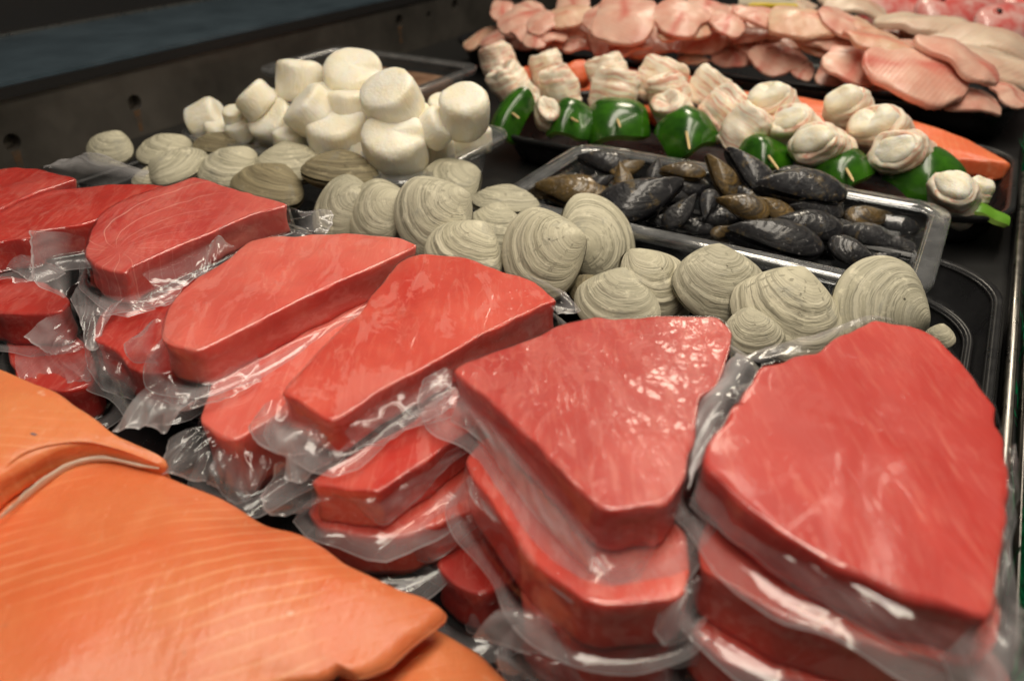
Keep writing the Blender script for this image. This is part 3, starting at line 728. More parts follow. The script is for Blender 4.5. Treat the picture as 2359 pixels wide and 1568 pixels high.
(l8, l9, l10, l11, l12, l13, l14, l15, l19, l16, l17, l18) = LS

FL = [  # parent, inner edge, outer edge, amp, bow, material
 (s5, [(4, 575, 590, .088), (4, 550, 860, .084), (4, 470, 1000, .078)], [(4, 200, 550, .092), (4, 212, 700, .090), (4, 230, 880, .086), (4, 430, 1015, .078)], .004, .003, 'film'),
 (s5, [(4, 550, 870, .084), (4, 720, 930, .080), (4, 960, 940, .078)], [(4, 475, 1010, .080), (4, 540, 1150, .074), (4, 580, 1330, .066), (4, 660, 1310, .066), (4, 715, 1100, .072)], .004, .002, 'film_milky'),
 (s5, [(4, 700, 950, .084), (4, 850, 965, .084), (4, 1000, 900, .082)], [(4, 650, 1110, .078), (4, 900, 1095, .080), (4, 1210, 1000, .080)], .003, .003, 'film'),
 (s5, [(4, 900, 800, .088), (4, 1200, 680, .088), (4, 1430, 580, .088)], [(4, 1070, 965, .078), (4, 1250, 925, .078), (4, 1400, 820, .080)], .002, .004, 'film'),
 (s4, [(4, 1370, 860, .097), (4, 1480, 770, .098), (4, 1595, 690, .098)], [(4, 1415, 640, .104), (4, 1455, 575, .107), (4, 1570, 650, .101)], .003, .004, 'film'),
 (s4, [(4, 1105, 1130, .090), (4, 1095, 1300, .088), (4, 1080, 1520, .082)], [(4, 1000, 1220, .084), (4, 840, 1300, .080), (4, 860, 1410, .079), (4, 1000, 1445, .078), (4, 1070, 1440, .078)], .004, .005, 'film'),
 (s4, [(7, 740, 120, .084), (7, 860, 200, .080), (7, 960, 260, .076)], [(7, 515, 372, .074), (7, 640, 378, .073), (7, 760, 365, .073), (7, 880, 290, .075)], .0065, .005, 'film_milky'),
 (s4, [(7, 780, 110, .090), (7, 830, 170, .086), (7, 1000, 90, .084), (7, 1180, -10, .084)], [(7, 760, 240, .080), (7, 870, 290, .077), (7, 1060, 215, .078), (7, 1205, 140, .078)], .003, .003, 'film'),
 (l8, [(7, 960, 345, .072), (7, 1000, 400, .070), (7, 1045, 460, .068)], [(7, 775, 415, .070), (7, 760, 480, .068), (7, 735, 562, .064), (7, 950, 612, .060)], .003, .003, 'film'),
 (l8, [(7, 1020, 420, .070), (7, 1150, 470, .068), (7, 1270, 500, .066)], [(7, 950, 615, .058), (7, 1090, 700, .052), (7, 1160, 690, .052), (7, 1225, 600, .056)], .006, .004, 'film'),
 (s3, [(7, 1310, 205, .092), (7, 1400, 285, .088), (7, 1560, 360, .086)], [(7, 1140, 330, .086), (7, 1185, 430, .082), (7, 1270, 495, .080), (7, 1420, 490, .078), (7, 1550, 440, .080)], .004, .004, 'film_milky'),
 (s3, [(7, 1330, 390, .086), (7, 1480, 410, .084), (7, 1640, 400, .084)], [(7, 1310, 585, .074), (7, 1390, 607, .072), (7, 1520, 520, .076), (7, 1650, 470, .078)], .004, .002, 'film_milky'),
 (s3, [(7, 1540, 330, .092), (7, 1800, 215, .092), (7, 2080, 60, .092)], [(7, 1640, 455, .080), (7, 1800, 415, .081), (7, 2020, 300, .082), (7, 2080, 260, .083)], .003, .003, 'film'),
 (s3, [(5, 1400, 870, .094), (5, 1470, 850, .094), (5, 1420, 780, .095), (5, 1250, 690, .095)], [(5, 1480, 940, .094), (5, 1640, 925, .092), (5, 1530, 790, .095), (5, 1300, 675, .095)], .002, .002, 'film'),
 (l9, [(7, 1470, 590, .070), (7, 1560, 630, .068), (7, 1640, 680, .066)], [(7, 1280, 520, .068), (7, 1205, 640, .064), (7, 1215, 740, .060), (7, 1320, 785, .056), (7, 1430, 720, .058)], .005, .004, 'film'),
 (l9, [(7, 1480, 640, .070), (7, 1620, 680, .069), (7, 1740, 670, .069), (7, 2000, 480, .070), (7, 2160, 390, .070)], [(7, 1550, 710, .060), (7, 1650, 745, .058), (7, 1790, 810, .055), (7, 2000, 600, .061), (7, 2190, 440, .064)], .003, .003, 'film'),
 (l10, [(7, 1460, 730, .048), (7, 1700, 840, .047), (7, 1900, 840, .047), (7, 2250, 700, .050)], [(7, 1540, 840, .036), (7, 1750, 925, .033), (7, 1990, 975, .032), (7, 2150, 880, .036), (7, 2260, 760, .042)], .005, .004, 'film'),
 (l11, [(7, 1990, 990, .024), (7, 2090, 1080, .022), (7, 2215, 1130, .020), (7, 2359, 1080, .022)], [(7, 1835, 970, .022), (7, 2020, 1090, .014), (7, 2110, 1160, .010), (7, 2150, 1290, .005), (7, 2230, 1300, .005), (7, 2268, 1230, .008), (7, 2280, 1130, .016)], .004, .003, 'film'),
 (s2, [(5, 765, 1315, .099), (5, 800, 1420, .097), (5, 860, 1560, .094)], [(5, 690, 1310, .100), (5, 580, 1385, .096), (5, 540, 1560, .090), (5, 700, 1620, .086)], .004, .003, 'film'),
 (s2, [(8, 60, 60, .096), (8, 190, 190, .094), (8, 400, 420, .092), (8, 610, 640, .092)], [(8, 0, 180, .088), (8, 130, 280, .085), (8, 330, 550, .082), (8, 575, 815, .082)], .003, .003, 'film_milky'),
 (s2, [(8, 610, 640, .093), (8, 720, 660, .093), (8, 850, 640, .094)], [(8, 570, 810, .078), (8, 655, 948, .070), (8, 760, 860, .076), (8, 855, 690, .086)], .0010, .0005, 'film'),
 (l12, [(8, 140, 360, .074), (8, 300, 560, .073), (8, 480, 790, .071)], [(8, 70, 440, .072), (8, 90, 510, .070), (8, 250, 680, .066), (8, 360, 880, .062), (8, 520, 920, .060)], .005, .004, 'film'),
 (l12, [(8, 800, 700, .076), (8, 860, 720, .076), (8, 940, 800, .075)], [(8, 740, 880, .070), (8, 850, 930, .066), (8, 960, 890, .068)], .004, .003, 'film'),
 (l13, [(8, 250, 940, .052), (8, 590, 935, .056), (8, 840, 960, .056)], [(8, 95, 1095, .040), (8, 300, 1140, .040), (8, 560, 1168, .040), (8, 840, 1135, .042)], .007, .008, 'film_milky'),
 (l13, [(8, 180, 1125, .040), (8, 400, 1120, .040), (8, 620, 1140, .040)], [(8, 190, 1220, .028), (8, 420, 1290, .024), (8, 640, 1290, .024)], .006, .004, 'film'),
 (l14, [(8, 1050, 840, .076), (8, 1065, 920, .074), (8, 1050, 1030, .070)], [(8, 980, 860, .074), (8, 870, 960, .070), (8, 838, 1050, .066), (8, 880, 1110, .064), (8, 960, 1100, .064), (8, 1050, 1020, .068)], .004, .006, 'film'),
 (l14, [(8, 1060, 800, .074), (8, 1250, 905, .074), (8, 1500, 1010, .074), (8, 1850, 1090, .074)], [(8, 1050, 870, .068), (8, 1200, 920, .067), (8, 1400, 1055, .064), (8, 1800, 1130, .064)], .003, .003, 'film'),
 (l15, [(8, 1010, 1060, .050), (8, 1200, 1150, .048), (8, 1500, 1230, .048)], [(8, 835, 1130, .042), (8, 900, 1190, .038), (8, 1130, 1200, .038), (8, 1400, 1290, .036)], .004, .003, 'film'),
 (s1, [(6, 560, 1300, .103), (6, 430, 1540, .103), (8, 1060, 300, .103)], [(6, 420, 1200, .100), (6, 260, 1420, .098), (8, 1020, 130, .098), (8, 975, 470, .098)], .004, .003, 'film_white'),
 (s1, [(8, 1035, 380, .100), (8, 1250, 590, .099), (8, 1500, 760, .098), (8, 1900, 950, .097), (8, 2180, 1030, .097)], [(8, 985, 530, .092), (8, 1150, 680, .088), (8, 1350, 840, .086), (8, 1800, 1110, .084), (8, 2150, 1250, .082)], .0028, .002, 'film'),
 (s1, [(8, 2295, 300, .102), (8, 2280, 560, .100), (8, 2245, 900, .098)], [(8, 2318, 300, .100), (8, 2338, 480, .096), (8, 2290, 640, .094), (8, 2300, 800, .092), (8, 2240, 960, .092)], .005, .003, 'film'),
 (s1, [(8, 2200, 980, .096), (8, 2230, 960, .096), (8, 2250, 880, .096)], [(8, 2000, 1180, .086), (8, 2150, 1300, .078), (8, 2380, 1260, .078), (8, 2400, 1000, .080)], .007, .003, 'film_milky'),
 (s1, [(6, 600, 1285, .103), (6, 950, 1180, .103), (6, 1300, 1000, .104), (6, 1450, 985, .104)], [(6, 480, 1225, .101), (6, 900, 1085, .101), (6, 1340, 948, .104), (6, 1480, 970, .104)], .002, .001, 'film'),
 (s5, [(4, 1930, 370, .092), (4, 1950, 460, .088), (4, 1940, 560, .086)], [(4, 2040, 440, .088), (4, 2240, 430, .086), (4, 2200, 565, .082), (4, 1970, 575, .084)], .006, .002, 'film'),
 (s7, [(4, 350, 150, .088), (4, 600, 240, .082), (4, 960, 232, .078)], [(4, 295, 132, .088), (4, 590, 15, .078), (4, 800, 60, .074), (4, 1005, 140, .072)], .006, .006, 'film_milky'),
 (l18, [(4, 450, 1035, .066), (4, 520, 1150, .062), (4, 570, 1310, .058)], [(4, 160, 1250, .058), (4, 260, 1330, .054), (4, 380, 1395, .052)], .006, .003, 'film_milky'),
 (l18, [(4, 110, 1330, .046), (4, 300, 1310, .048), (4, 570, 1340, .050)], [(4, 120, 1567, .040), (4, 350, 1620, .036), (4, 620, 1570, .040)], .007, .006, 'film'),
 (l17, [(4, 0, 880, .060), (4, 60, 1050, .058), (4, 300, 1110, .058)], [(4, -60, 1000, .052), (4, 40, 1150, .050), (4, 240, 1170, .052)], .004, .002, 'film'),
 (l16, [(4, 740, 1270, .062), (4, 820, 1400, .060), (4, 980, 1520, .058)], [(4, 570, 1330, .056), (4, 600, 1500, .050), (4, 700, 1620, .046), (4, 900, 1700, .044)], .006, .005, 'film'),
 (s6, [(4, 270, 545, .085), (4, 190, 600, .083), (4, 0, 620, .082)], [(4, 230, 740, .074), (4, 220, 880, .068), (4, 0, 790, .070)], .004, .002, 'film'),
]
for i, (par, inn, outp, amp, bow, mt) in enumerate(FL):
    flap(par, inn, outp, amp, i + 1, M[mt], bow)

# ------------------------------------------------------------------ salmon fillets
SG = 'raw salmon fillets in the foreground'
def fillet_slab(name, pts, mat, thick, bulge, seed, label, cat, grp, **kw):
    P3 = catmull([at(*g(k, x, y), z) for (k, x, y, z) in pts], 170, True, .25)
    o = loft(name, P3, mat, thick=thick, rnd=kw.pop('rnd', .004), bulge=bulge, seed=seed, amp=kw.pop('amp', .0016), ns=kw.pop('ns', 30), N=170, edge_amp=kw.pop('edge_amp', .0016), soft=260,
             rings=[.06, .14, .24, .34, .44, .54, .63, .71, .78, .84, .89, .93, .96, .985], **kw)
    return tag(o, label, cat, grp)
f3 = fillet_slab('salmon_fillet', [(7, 1400, 1700, .030), (7, 1550, 1480, .030), (7, 1750, 1330, .030), (7, 1900, 1280, .030), (7, 1995, 1262, .028), (7, 2110, 1310, .026), (7, 2250, 1400, .026), (7, 2350, 1500, .026), (7, 2420, 1620, .026), (7, 1900, 1750, .03)],
        M['salmon_pale'], .022, .002, 23, 'orange salmon fillet lowest in the pile, cut off by the bottom edge', 'salmon fillet', SG)
f1 = fillet_slab('salmon_fillet', [(7, -300, 900, .075), (7, -60, 740, .073), (7, 80, 640, .071), (7, 250, 520, .069), (7, 450, 470, .067), (7, 620, 508, .065), (7, 760, 560, .064), (7, 1000, 655, .061), (7, 1200, 765, .058), (7, 1450, 868, .054),
        (7, 1650, 985, .051), (7, 1850, 1090, .047), (7, 1990, 1140, .045), (7, 2062, 1190, .044), (7, 2010, 1240, .045), (7, 1900, 1330, .047), (7, 1790, 1430, .048), (7, 1660, 1480, .050), (7, 1570, 1452, .051), (7, 1490, 1495, .051), (7, 1300, 1525, .053), (7, 1100, 1640, .055), (7, 500, 1760, .060), (7, 0, 1700, .068), (7, -300, 1500, .073)],
        M['salmon'], .008, .009, 21, 'large orange salmon fillet with pale stripes, in the foreground', 'salmon fillet', SG)
f2 = fillet_slab('salmon_fillet', [(7, -300, 60, .088), (7, -80, 72, .088), (7, 0, 88, .088), (7, 130, 132, .087), (7, 290, 205, .085), (7, 400, 275, .083), (7, 520, 365, .079), (7, 640, 430, .075), (7, 745, 487, .070), (7, 738, 520, .069), (7, 640, 480, .073), (7, 520, 440, .076), (7, 400, 425, .079), (7, 250, 445, .082), (7, 120, 500, .084), (7, 0, 575, .086), (7, -100, 660, .087), (7, -300, 760, .088)],
        M['salmon_pale'], .0145, .005, 22, 'paler salmon fillet lying on top at the left edge', 'salmon fillet', SG, rnd=.003, amp=.0012, edge_amp=.0022, flare=-.001)
bpy.context.view_layer.update()
def on_surface(o, x, y):
    d = ray(x, y).normalized(); inv = o.matrix_world.inverted()
    ok, loc, nrm, _ = o.ray_cast(inv @ CAMP, (inv.to_3x3() @ d).normalized())
    return (o.matrix_world @ loc, (o.matrix_world.to_3x3() @ nrm).normalized()) if ok else (None, None)
def dark_spot(o, x, y, rx, ry, seed):
    p, nn = on_surface(o, *g(7, x, y))
    if p is None: return
    tx = (R_ - nn * R_.dot(nn)).normalized(); ty = nn.cross(tx); V = [p + nn * .0006]
    for k in range(18):
        f = 2 * math.pi * k / 18; q = 1 + .45 * noise.noise(Vector((math.cos(f) * 1.5, math.sin(f) * 1.5, seed)))
        V.append(p + tx * math.cos(f) * rx * q + ty * math.sin(f) * ry * q + nn * .00025)
    link_mesh('dark_spot', V, [(0, 1 + k, 1 + (k + 1) % 18) for k in range(18)], M['spot'], o)
dark_spot(f1, 1035, 848, .0026, .0016, 1); dark_spot(f2, 155, 388, .0014, .0006, 2); dark_spot(f1, 385, 572, .0006, .0011, 3)
# grey skin edge that shows along the lower side of the upper fillet
E_ = catmull([at(*g(7, x, y), z) for (x, y, z) in ((-40, 800, .079), (30, 745, .077), (130, 660, .074), (230, 585, .072), (350, 522, .070), (480, 499, .069), (640, 530, .067), (735, 545, .066))], 70, False)
V = []; Fc = []
for i, p in enumerate(E_):
    tow = (CAMP - p).normalized(); u = i / 69.
    for k in range(8):
        f = 2 * math.pi * k / 8; r = .0016 * (.35 + math.sin(math.pi * u)) * (1 + .4 * nz(p, 200))
        V.append(p + Vector((0, 0, 1)) * math.sin(f) * r + N_ * math.cos(f) * r)
for i in range(69):
    for k in range(8): Fc.append((i * 8 + k, i * 8 + (k + 1) % 8, (i + 1) * 8 + (k + 1) % 8, (i + 1) * 8 + k))
link_mesh('skin_edge', V, Fc, M['skin'], f2)
far_salmon = fillet_slab('salmon_fillet', [(3, -750, 420, .040), (3, -300, 455, .042), (3, 100, 525, .044), (3, 400, 595, .046), (3, 800, 640, .048), (3, 1100, 690, .048), (3, 1500, 770, .047), (3, 1800, 870, .044), (3, 2050, 965, .040), (3, 2200, 1050, .038), (3, 2275, 1105, .036),
        (3, 2100, 1085, .034), (3, 1700, 1060, .030), (3, 1000, 980, .026), (3, 300, 850, .024), (3, -300, 720, .024), (3, -800, 600, .026)],
        M['salmon_far'], .018, .004, 24, 'red orange salmon fillet lying behind the bacon kebabs', 'salmon fillet', None)

# ------------------------------------------------------------------ clams and mussels
def valve_mesh(name, kind, mat, seed, ns=34, nt=72):
    rd = random.Random(seed)
    O = []
    for j in range(nt):
        f = 2 * math.pi * j / nt; c, s = math.cos(f), math.sin(f)
        if kind == 'clam':
            x = .5 * c * (1 - .22 * max(0, s) ** 1.3) + .018 * math.cos(2 * f + seed * 2) - .05 * max(0, s) ** 3; y = .41 * s * (1 + .05 * math.cos(f + seed))
            if s > 0: y *= 1 + .12 * (1 - abs(c)) ** 1.5
        else:
            y = .5 * s; w = .255 * (1 - .80 * ((s + 1) / 2) ** 1.7)
            x = c * w * (1.05 if c > 0 else .82)
            x += .02 * math.sin(s * 2)
        O.append(Vector((x, y, 0)))
    umbo = Vector((-.06, .452, 0)) if kind == 'clam' else Vector((.0, .475, 0))
    c0 = Vector((-.03, .09, 0)) if kind == 'clam' else Vector((0, -.02, 0))
    hm = .225 if kind == 'clam' else .175
    ang_t = []
    fine = resample([o.copy() for o in O], 360)
    for q in fine:
        d = q - umbo; ang_t.append((math.atan2(d.y, d.x), d.length))
    ang_t.sort()
    def grow(p):
        d = p - umbo; L = d.length
        if L < 1e-5: return 0.0
        a = math.atan2(d.y, d.x); best = min(ang_t, key=lambda q: abs(q[0] - a))
        return min(1, L / max(best[1], .03))
    V = []; uv = []; Fc = []
    for i in range(ns + 1):
        r = 1 - (1 - i / ns) ** 1.25
        for j in range(nt):
            p = c0.lerp(O[j], max(r, .004)); s = grow(p)
            dome = max(0, 1 - r ** 2.0) ** .74 if kind == 'clam' else max(0, 1 - r ** 2.1) ** .68
            h = hm * dome
            if kind == 'clam':
                du = (p - umbo).length
                h += .05 * math.exp(-(du / .16) ** 2) * (1 - r ** 6)
                wob = (.0040 * math.sin(s * 62 + 2 * math.sin(j * .09 + seed)) + .0045 * math.sin(s * 37 + seed)) * smooth((s - .3) * 2.2)
            else:
                wob = .0018 * math.sin(s * 60 + seed)
            h = max(.0, h + wob * (1 - r ** 10) + .014 * nz((p.x, p.y, seed), 4.5) * (1 - r))
            V.append((p.x, p.y, h + (.006 if i < ns else 0.0)))
            uv.append((s, j / nt if j <= nt / 2 else 1 - j / nt))
    for i in range(ns):
        for j in range(nt):
            j2 = (j + 1) % nt
            Fc.append((i * nt + j, (i + 1) * nt + j, (i + 1) * nt + j2, i * nt + j2))
    V2 = [(x * .985, y * .985, -.012 * 0 - .0) for (x, y, z) in V[-nt:]]
    me = bpy.data.meshes.new(name)
    me.from_pydata([Vector(v) for v in V], [], Fc + [tuple(range(nt - 1, -1, -1))])
    me.materials.append(mat)
    me.polygons.foreach_set('use_smooth', [True] * (len(me.polygons) - 1) + [False])
    l = me.uv_layers.new(name='UVMap')
    for lp in me.loops: l.data[lp.index].uv = uv[lp.vertex_index]
    me.update()
    # mirrored twin
    m2 = bpy.data.meshes.new(name)
    m2.from_pydata([Vector((v[0], v[1], -v[2])) for v in V], [], [tuple(reversed(f)) for f in Fc] + [tuple(range(nt))])
    m2.materials.append(mat); m2.polygons.foreach_set('use_smooth', [True] * (len(m2.polygons) - 1) + [False])
    l = m2.uv_layers.new(name='UVMap')
    for lp in m2.loops: l.data[lp.index].uv = uv[lp.vertex_index]
    m2.update()
    return me, m2
CLAMS = [valve_mesh('valve', 'clam', M['clam'], k) for k in range(4)]
CLAMD = [valve_mesh('valve', 'clam', M['clam_dark'], k) for k in (1, 3)]
MUSS = [valve_mesh('valve', 'mussel', M['mussel'], k) for k in range(3)]
MUSB = [valve_mesh('valve', 'mussel', M['mussel_brown'], k) for k in range(3)]
def bivalve(name, pair, pos, z, wpx, n, ang, label, cat, grp, gape=0.0, sq=1.0):
    x, y = g(*pos); p = at(x, y, z); s = wpx * scale_at(x, y, z)
    e = empty(name, p, label, cat, grp)
    rot = orient(n, ang)
    e.matrix_world = Matrix.Translation(p) @ rot @ Matrix.Diagonal((s * sq, s, s, 1))
    for k, me in enumerate(pair):
        o = bpy.data.objects.new('valve', me); COL.objects.link(o); o.parent = e
        o.location = (0, 0, (.004 if k == 0 else -.004))
        if gape: o.rotation_euler = ((gape if k == 0 else -gape), 0, 0); o.location = (0, 0, (.02 if k == 0 else -.02))
    return e
CG = 'grey clams piled in a row'
CL = [  # grid, x, y, z, width, normal in the view, umbo direction, label, variant
 (6, 1380, 870, .052, 232, (.10, .25, .95), -28, 'clam with a narrow dark seam on its left, rightmost whole clam in the row', 0),
 (6, 775, 940, .048, 245, (.05, .30, .95), 78, 'broad clam with brown fanning streaks, before the right end of the mussel pan', 1),
 (6, 320, 740, .054, 205, (.10, .35, .92), 98, 'tall smooth clam with a rounded peak, before the middle of the mussel pan', 2),
 (5, 2130, 735, .048, 190, (.45, .35, .82), 130, 'clam with an upright thin edge at right, left of the tall peaked one', 3),
 (5, 1880, 870, .044, 185, (-.1, .50, .86), 80, 'greenish clam low down, right against the film of the middle tuna steak', 0),
 (5, 1395, 530, .060, 208, (-.15, .25, .95), 25, 'large ochre tinted clam overlapping the evenly ribbed one', 1),
 (5, 1740, 430, .046, 205, (.35, .20, .92), 215, 'evenly ribbed clam leaning on the edge of the mussel pan', 2),
 (5, 860, 530, .052, 185, (.0, .55, .83), 60, 'low clam peeping over the far edge of the middle tuna steak', 3),
 (5, 1070, 370, .042, 140, (.1, .5, .85), 90, 'small pale clam half hidden behind the large ochre one', 0),
 (5, 660, 285, .062, 195, (-.05, .22, .97), 40, 'round clam with a small brown mark near its beak, front centre of the pile', 1),
 (5, 1140, 200, .046, 150, (.05, .93, .40), 90, 'clam lying flat on edge beside the left corner of the mussel pan', 2),
 (5, 740, 100, .044, 170, (-.2, .50, .85), 30, 'clam showing only its curved rim behind the round marked one', 3),
 (5, 265, 260, .056, 165, (-.25, .3, .92), 15, 'clam with upright bands left of the round marked one', 0),
 (5, 40, 230, .054, 165, (-.35, .4, .85), 10, 'pale clam with a gently arched top, behind the right end of the veined tuna', 1),
 (1, 2310, 1165, .058, 165, (.1, .88, .48), 100, 'very dark brown clam against the front corner of the scallop pan', -1),
 (1, 1975, 1115, .056, 152, (.1, .75, .65), 110, 'clam with pale scalloped upper edge left of the very dark one', 2),
 (1, 1815, 1270, .048, 170, (.15, .80, .60), 70, 'olive brown clam with a lit upper edge, just above the veined tuna', -2),
 (1, 1545, 1150, .054, 150, (-.1, .7, .7), 60, 'plain grey clam with a smooth back, between two paler ones', 3),
 (1, 1205, 1140, .052, 140, (-.15, .75, .65), 170, 'clam with a dark hollow and pale hinge, above the veined tuna point', 0),
 (1, 1115, 1030, .050, 132, (.0, .8, .6), 60, 'lens shaped clam in front of the steel panel, second from the left', 1),
 (1, 750, 1010, .052, 105, (.0, .5, .86), 80, 'leftmost clam, above the loose grey bag', 2),
 (1, 1480, 990, .052, 115, (.05, .9, .45), 80, 'brownish clam under the left rim of the scallop pan', -1),
 (6, 1790, 1090, .030, 62, (-.6, .3, .7), 75, 'sliver of a clam beyond the nearest tuna steak, at far right', 0),
 (6, 530, 1075, .050, 128, (-.05, .3, .95), 95, 'whitish clam tucked between two tuna bags and the streaked clam', 3),
 (5, 1690, 790, .034, 90, (.2, .4, .9), 60, 'small shaded clam in the gap behind the greenish one', -2),
 (1, 1040, 1215, .044, 85, (.1, .6, .8), 110, 'small yellowish clam beside the loose grey bag', 2),
 (5, 2210, 880, .032, 110, (.3, .4, .86), 110, 'dim clam at the foot of the upright edged one', 1),
]
for (k, x, y, z, w, n, a, lab, vr) in CL:
    pair = CLAMS[vr] if vr >= 0 else CLAMD[-vr - 1]
    bivalve('clam', pair, (k, x, y), z, w * 1.12, n, a - 12, lab, 'clam', CG, gape=.018)

MG = 'black mussels in the clear pan'
ML = [  # grid 10 centre, length, normal, pointed-end direction, brown?, label
 (1530, 265, .058, 222, (.1, .75, .65), 190, 0, 'long black mussel on top at the right of the heap'),
 (1235, 355, .052, 125, (-.1, .35, .93), 160, 1, 'broad ochre mussel at the centre of the heap'),
 (1400, 375, .046, 115, (.2, .4, .9), 150, 1, 'yellowish mussel half under the broad ochre one'),
 (1600, 370, .044, 140, (.1, .5, .85), 185, 0, 'ribbed dark mussel below the long top one'),
 (1560, 455, .040, 170, (.0, .6, .8), 175, 0, 'dark mussel tilted below the ribbed one'),
 (1400, 520, .040, 225, (.1, .75, .65), 170, 0, 'long slim mussel along the near rim of the pan'),
 (1880, 405, .034, 120, (.1, .55, .83), 10, 1, 'mussel with a white fleck, alone at the right end'),
 (1850, 505, .032, 150, (.1, .7, .7), 175, 0, 'sleek mussel lying above the one pointing at the pan corner'),
 (1810, 590, .034, 130, (.0, .45, .9), 325, 1, 'mussel whose tip points at the near right pan corner'),
 (920, 375, .048, 108, (-.3, .3, .9), 50, 0, 'stubby mussel standing steeply left of the ochre one'),
 (1065, 345, .046, 88, (.2, .3, .9), 250, 0, 'grey mussel with a bit of white beard at its tip'),
 (1130, 475, .030, 60, (.1, .3, .9), 30, 1, 'small brown mussel low beneath the ochre one'),
 (1280, 185, .060, 165, (.35, .5, .8), 130, 0, 'black mussel with a raised rounded end, at the back of the heap'),
 (1130, 200, .058, 125, (.3, .3, .9), 125, 1, 'mussel pale brown at its head, left of the raised one'),
 (930, 178, .058, 108, (.0, .75, .65), 175, 1, 'ochre topped mussel lying level near the back of the pan'),
 (530, 130, .052, 130, (.0, .55, .8), 165, 0, 'dull black mussel at the far left back of the heap'),
 (620, 215, .050, 95, (-.2, .3, .9), 100, 1, 'golden brown mussel near the left of the heap'),
 (510, 225, .050, 70, (-.2, .4, .9), 20, 0, 'open looking silvery mussel beside the golden brown one'),
 (370, 285, .040, 190, (.0, .6, .8), 170, 1, 'long brownish mussel nearest the left end of the pan'),
 (250, 245, .042, 95, (-.2, .4, .9), 35, 1, 'tan mussel at the left tip of the heap'),
 (380, 215, .044, 80, (.1, .5, .9), 15, 0, 'short grey mussel above the long brownish left one'),
 (710, 310, .050, 225, (-.15, .55, .8), 25, 0, 'large dark mussel slanting up to the right, left of centre'),
 (790, 165, .052, 70, (-.1, .4, .9), 80, 0, 'small whitish flecked mussel behind the large slanting one'),
 (650, 155, .050, 90, (.0, .6, .8), 30, 1, 'brown mussel resting on the dull black one at the back'),
 (930, 260, .044, 130, (.0, .6, .8), 190, 0, 'black mussel in shade under the ochre topped one'),
 (1250, 300, .044, 120, (.0, .6, .8), 150, 0, 'shaded mussel in the middle behind the broad ochre one'),
 (1100, 420, .034, 110, (.0, .5, .8), 200, 0, 'dark mussel on the pan floor below the beard'),
 (1660, 350, .042, 95, (.2, .5, .8), 200, 0, 'dark mussel near the right side of the heap, under the long one'),
 (780, 400, .034, 120, (.0, .6, .8), 160, 0, 'flat dark mussel on the pan floor left of the stubby one'),
 (480, 310, .032, 110, (.0, .6, .8), 165, 0, 'black mussel on the pan floor at left'),
]
for (x, y, z, w, n, a, br, lab) in ML:
    i = int(x) % 3
    bivalve('mussel', (MUSB if br and (i != 1 or 'brown' in lab or 'tan' in lab) else MUSS)[i], (10, x, y), z, w * 1.0, n, a, lab, 'mussel', MG, gape=.02, sq=1.34)
for (x, y, z, w, n, a) in [(1720, 470, .032, 120, (.1, .6, .8), 160), (1700, 300, .038, 130, (.1, .6, .8), 200), (2010, 560, .026, 110, (.0, .6, .8), 170), (2020, 450, .027, 110, (.1, .7, .7), 190), (1960, 620, .024, 90, (.0, .6, .8), 20), (1340, 440, .034, 120, (.0, .6, .8), 165), (990, 460, .028, 110, (.0, .6, .8), 175), (860, 310, .038, 110, (.0, .6, .8), 200), (600, 360, .030, 110, (.0, .6, .8), 165), (1180, 270, .042, 110, (.0, .6, .8), 140), (330, 330, .026, 100, (.0, .6, .8), 170), (1480, 200, .044, 120, (.1, .6, .8), 190), (1620, 540, .026, 120, (.0, .6, .8), 165), (760, 250, .042, 100, (.0, .6, .8), 170)]:
    bivalve('mussel', MUSS[int(x) % 3], (10, x, y), z, w, n, a, 'dark mussel half buried among the others in the clear pan', 'mussel', MG, gape=.02, sq=1.15)

# ------------------------------------------------------------------ scallops
def scallop_mesh(seed, asp=.72, e=.34):
    V = []; Fc = []; NR = 30; NTT = 56
    for i in range(NR + 1):
        f = -math.pi / 2 + math.pi * i / NR
        r = max(0, math.cos(f)) ** e; z = math.copysign(abs(math.sin(f)) ** e, math.sin(f)) * asp
        for j in range(NTT):
            a = 2 * math.pi * j / NTT
            p = Vector((r * math.cos(a), r * math.sin(a), z))
            d = 1 + .065 * noise.noise(p * 1.1 + Vector((seed * 5, 0, 0))) + .025 * noise.noise(p * 3.0 + Vector((seed * 9, 2, 0))) + .02 * noise.noise(Vector((p.x * 9, p.y * 9, p.z * 1.5 + seed)))
            q = Vector((p.x * d * .5, p.y * d * .5, p.z * (1 + .10 * noise.noise(p * 1.3 + Vector((0, seed * 3, 4)))) * .5))
            if seed == 2:
                q.z -= .10 * math.exp(-((p.x - .1) ** 2) / .03) * max(0, p.y + .3) * (1 if z > 0 else 0)
            V.append(q)
    for i in range(NR):
        for j in range(NTT):
            j2 = (j + 1) % NTT; Fc.append((i * NTT + j, i * NTT + j2, (i + 1) * NTT + j2, (i + 1) * NTT + j))
    me = bpy.data.meshes.new('scallop'); me.from_pydata(V, [], Fc); me.materials.append(M['scallop'])
    me.polygons.foreach_set('use_smooth', [True] * len(me.polygons)); me.update()
    return me
SM = [scallop_mesh(k, a) for k, a in enumerate((.70, .85, .78, .62))]
SCG = 'white scallops heaped in the clear pan'
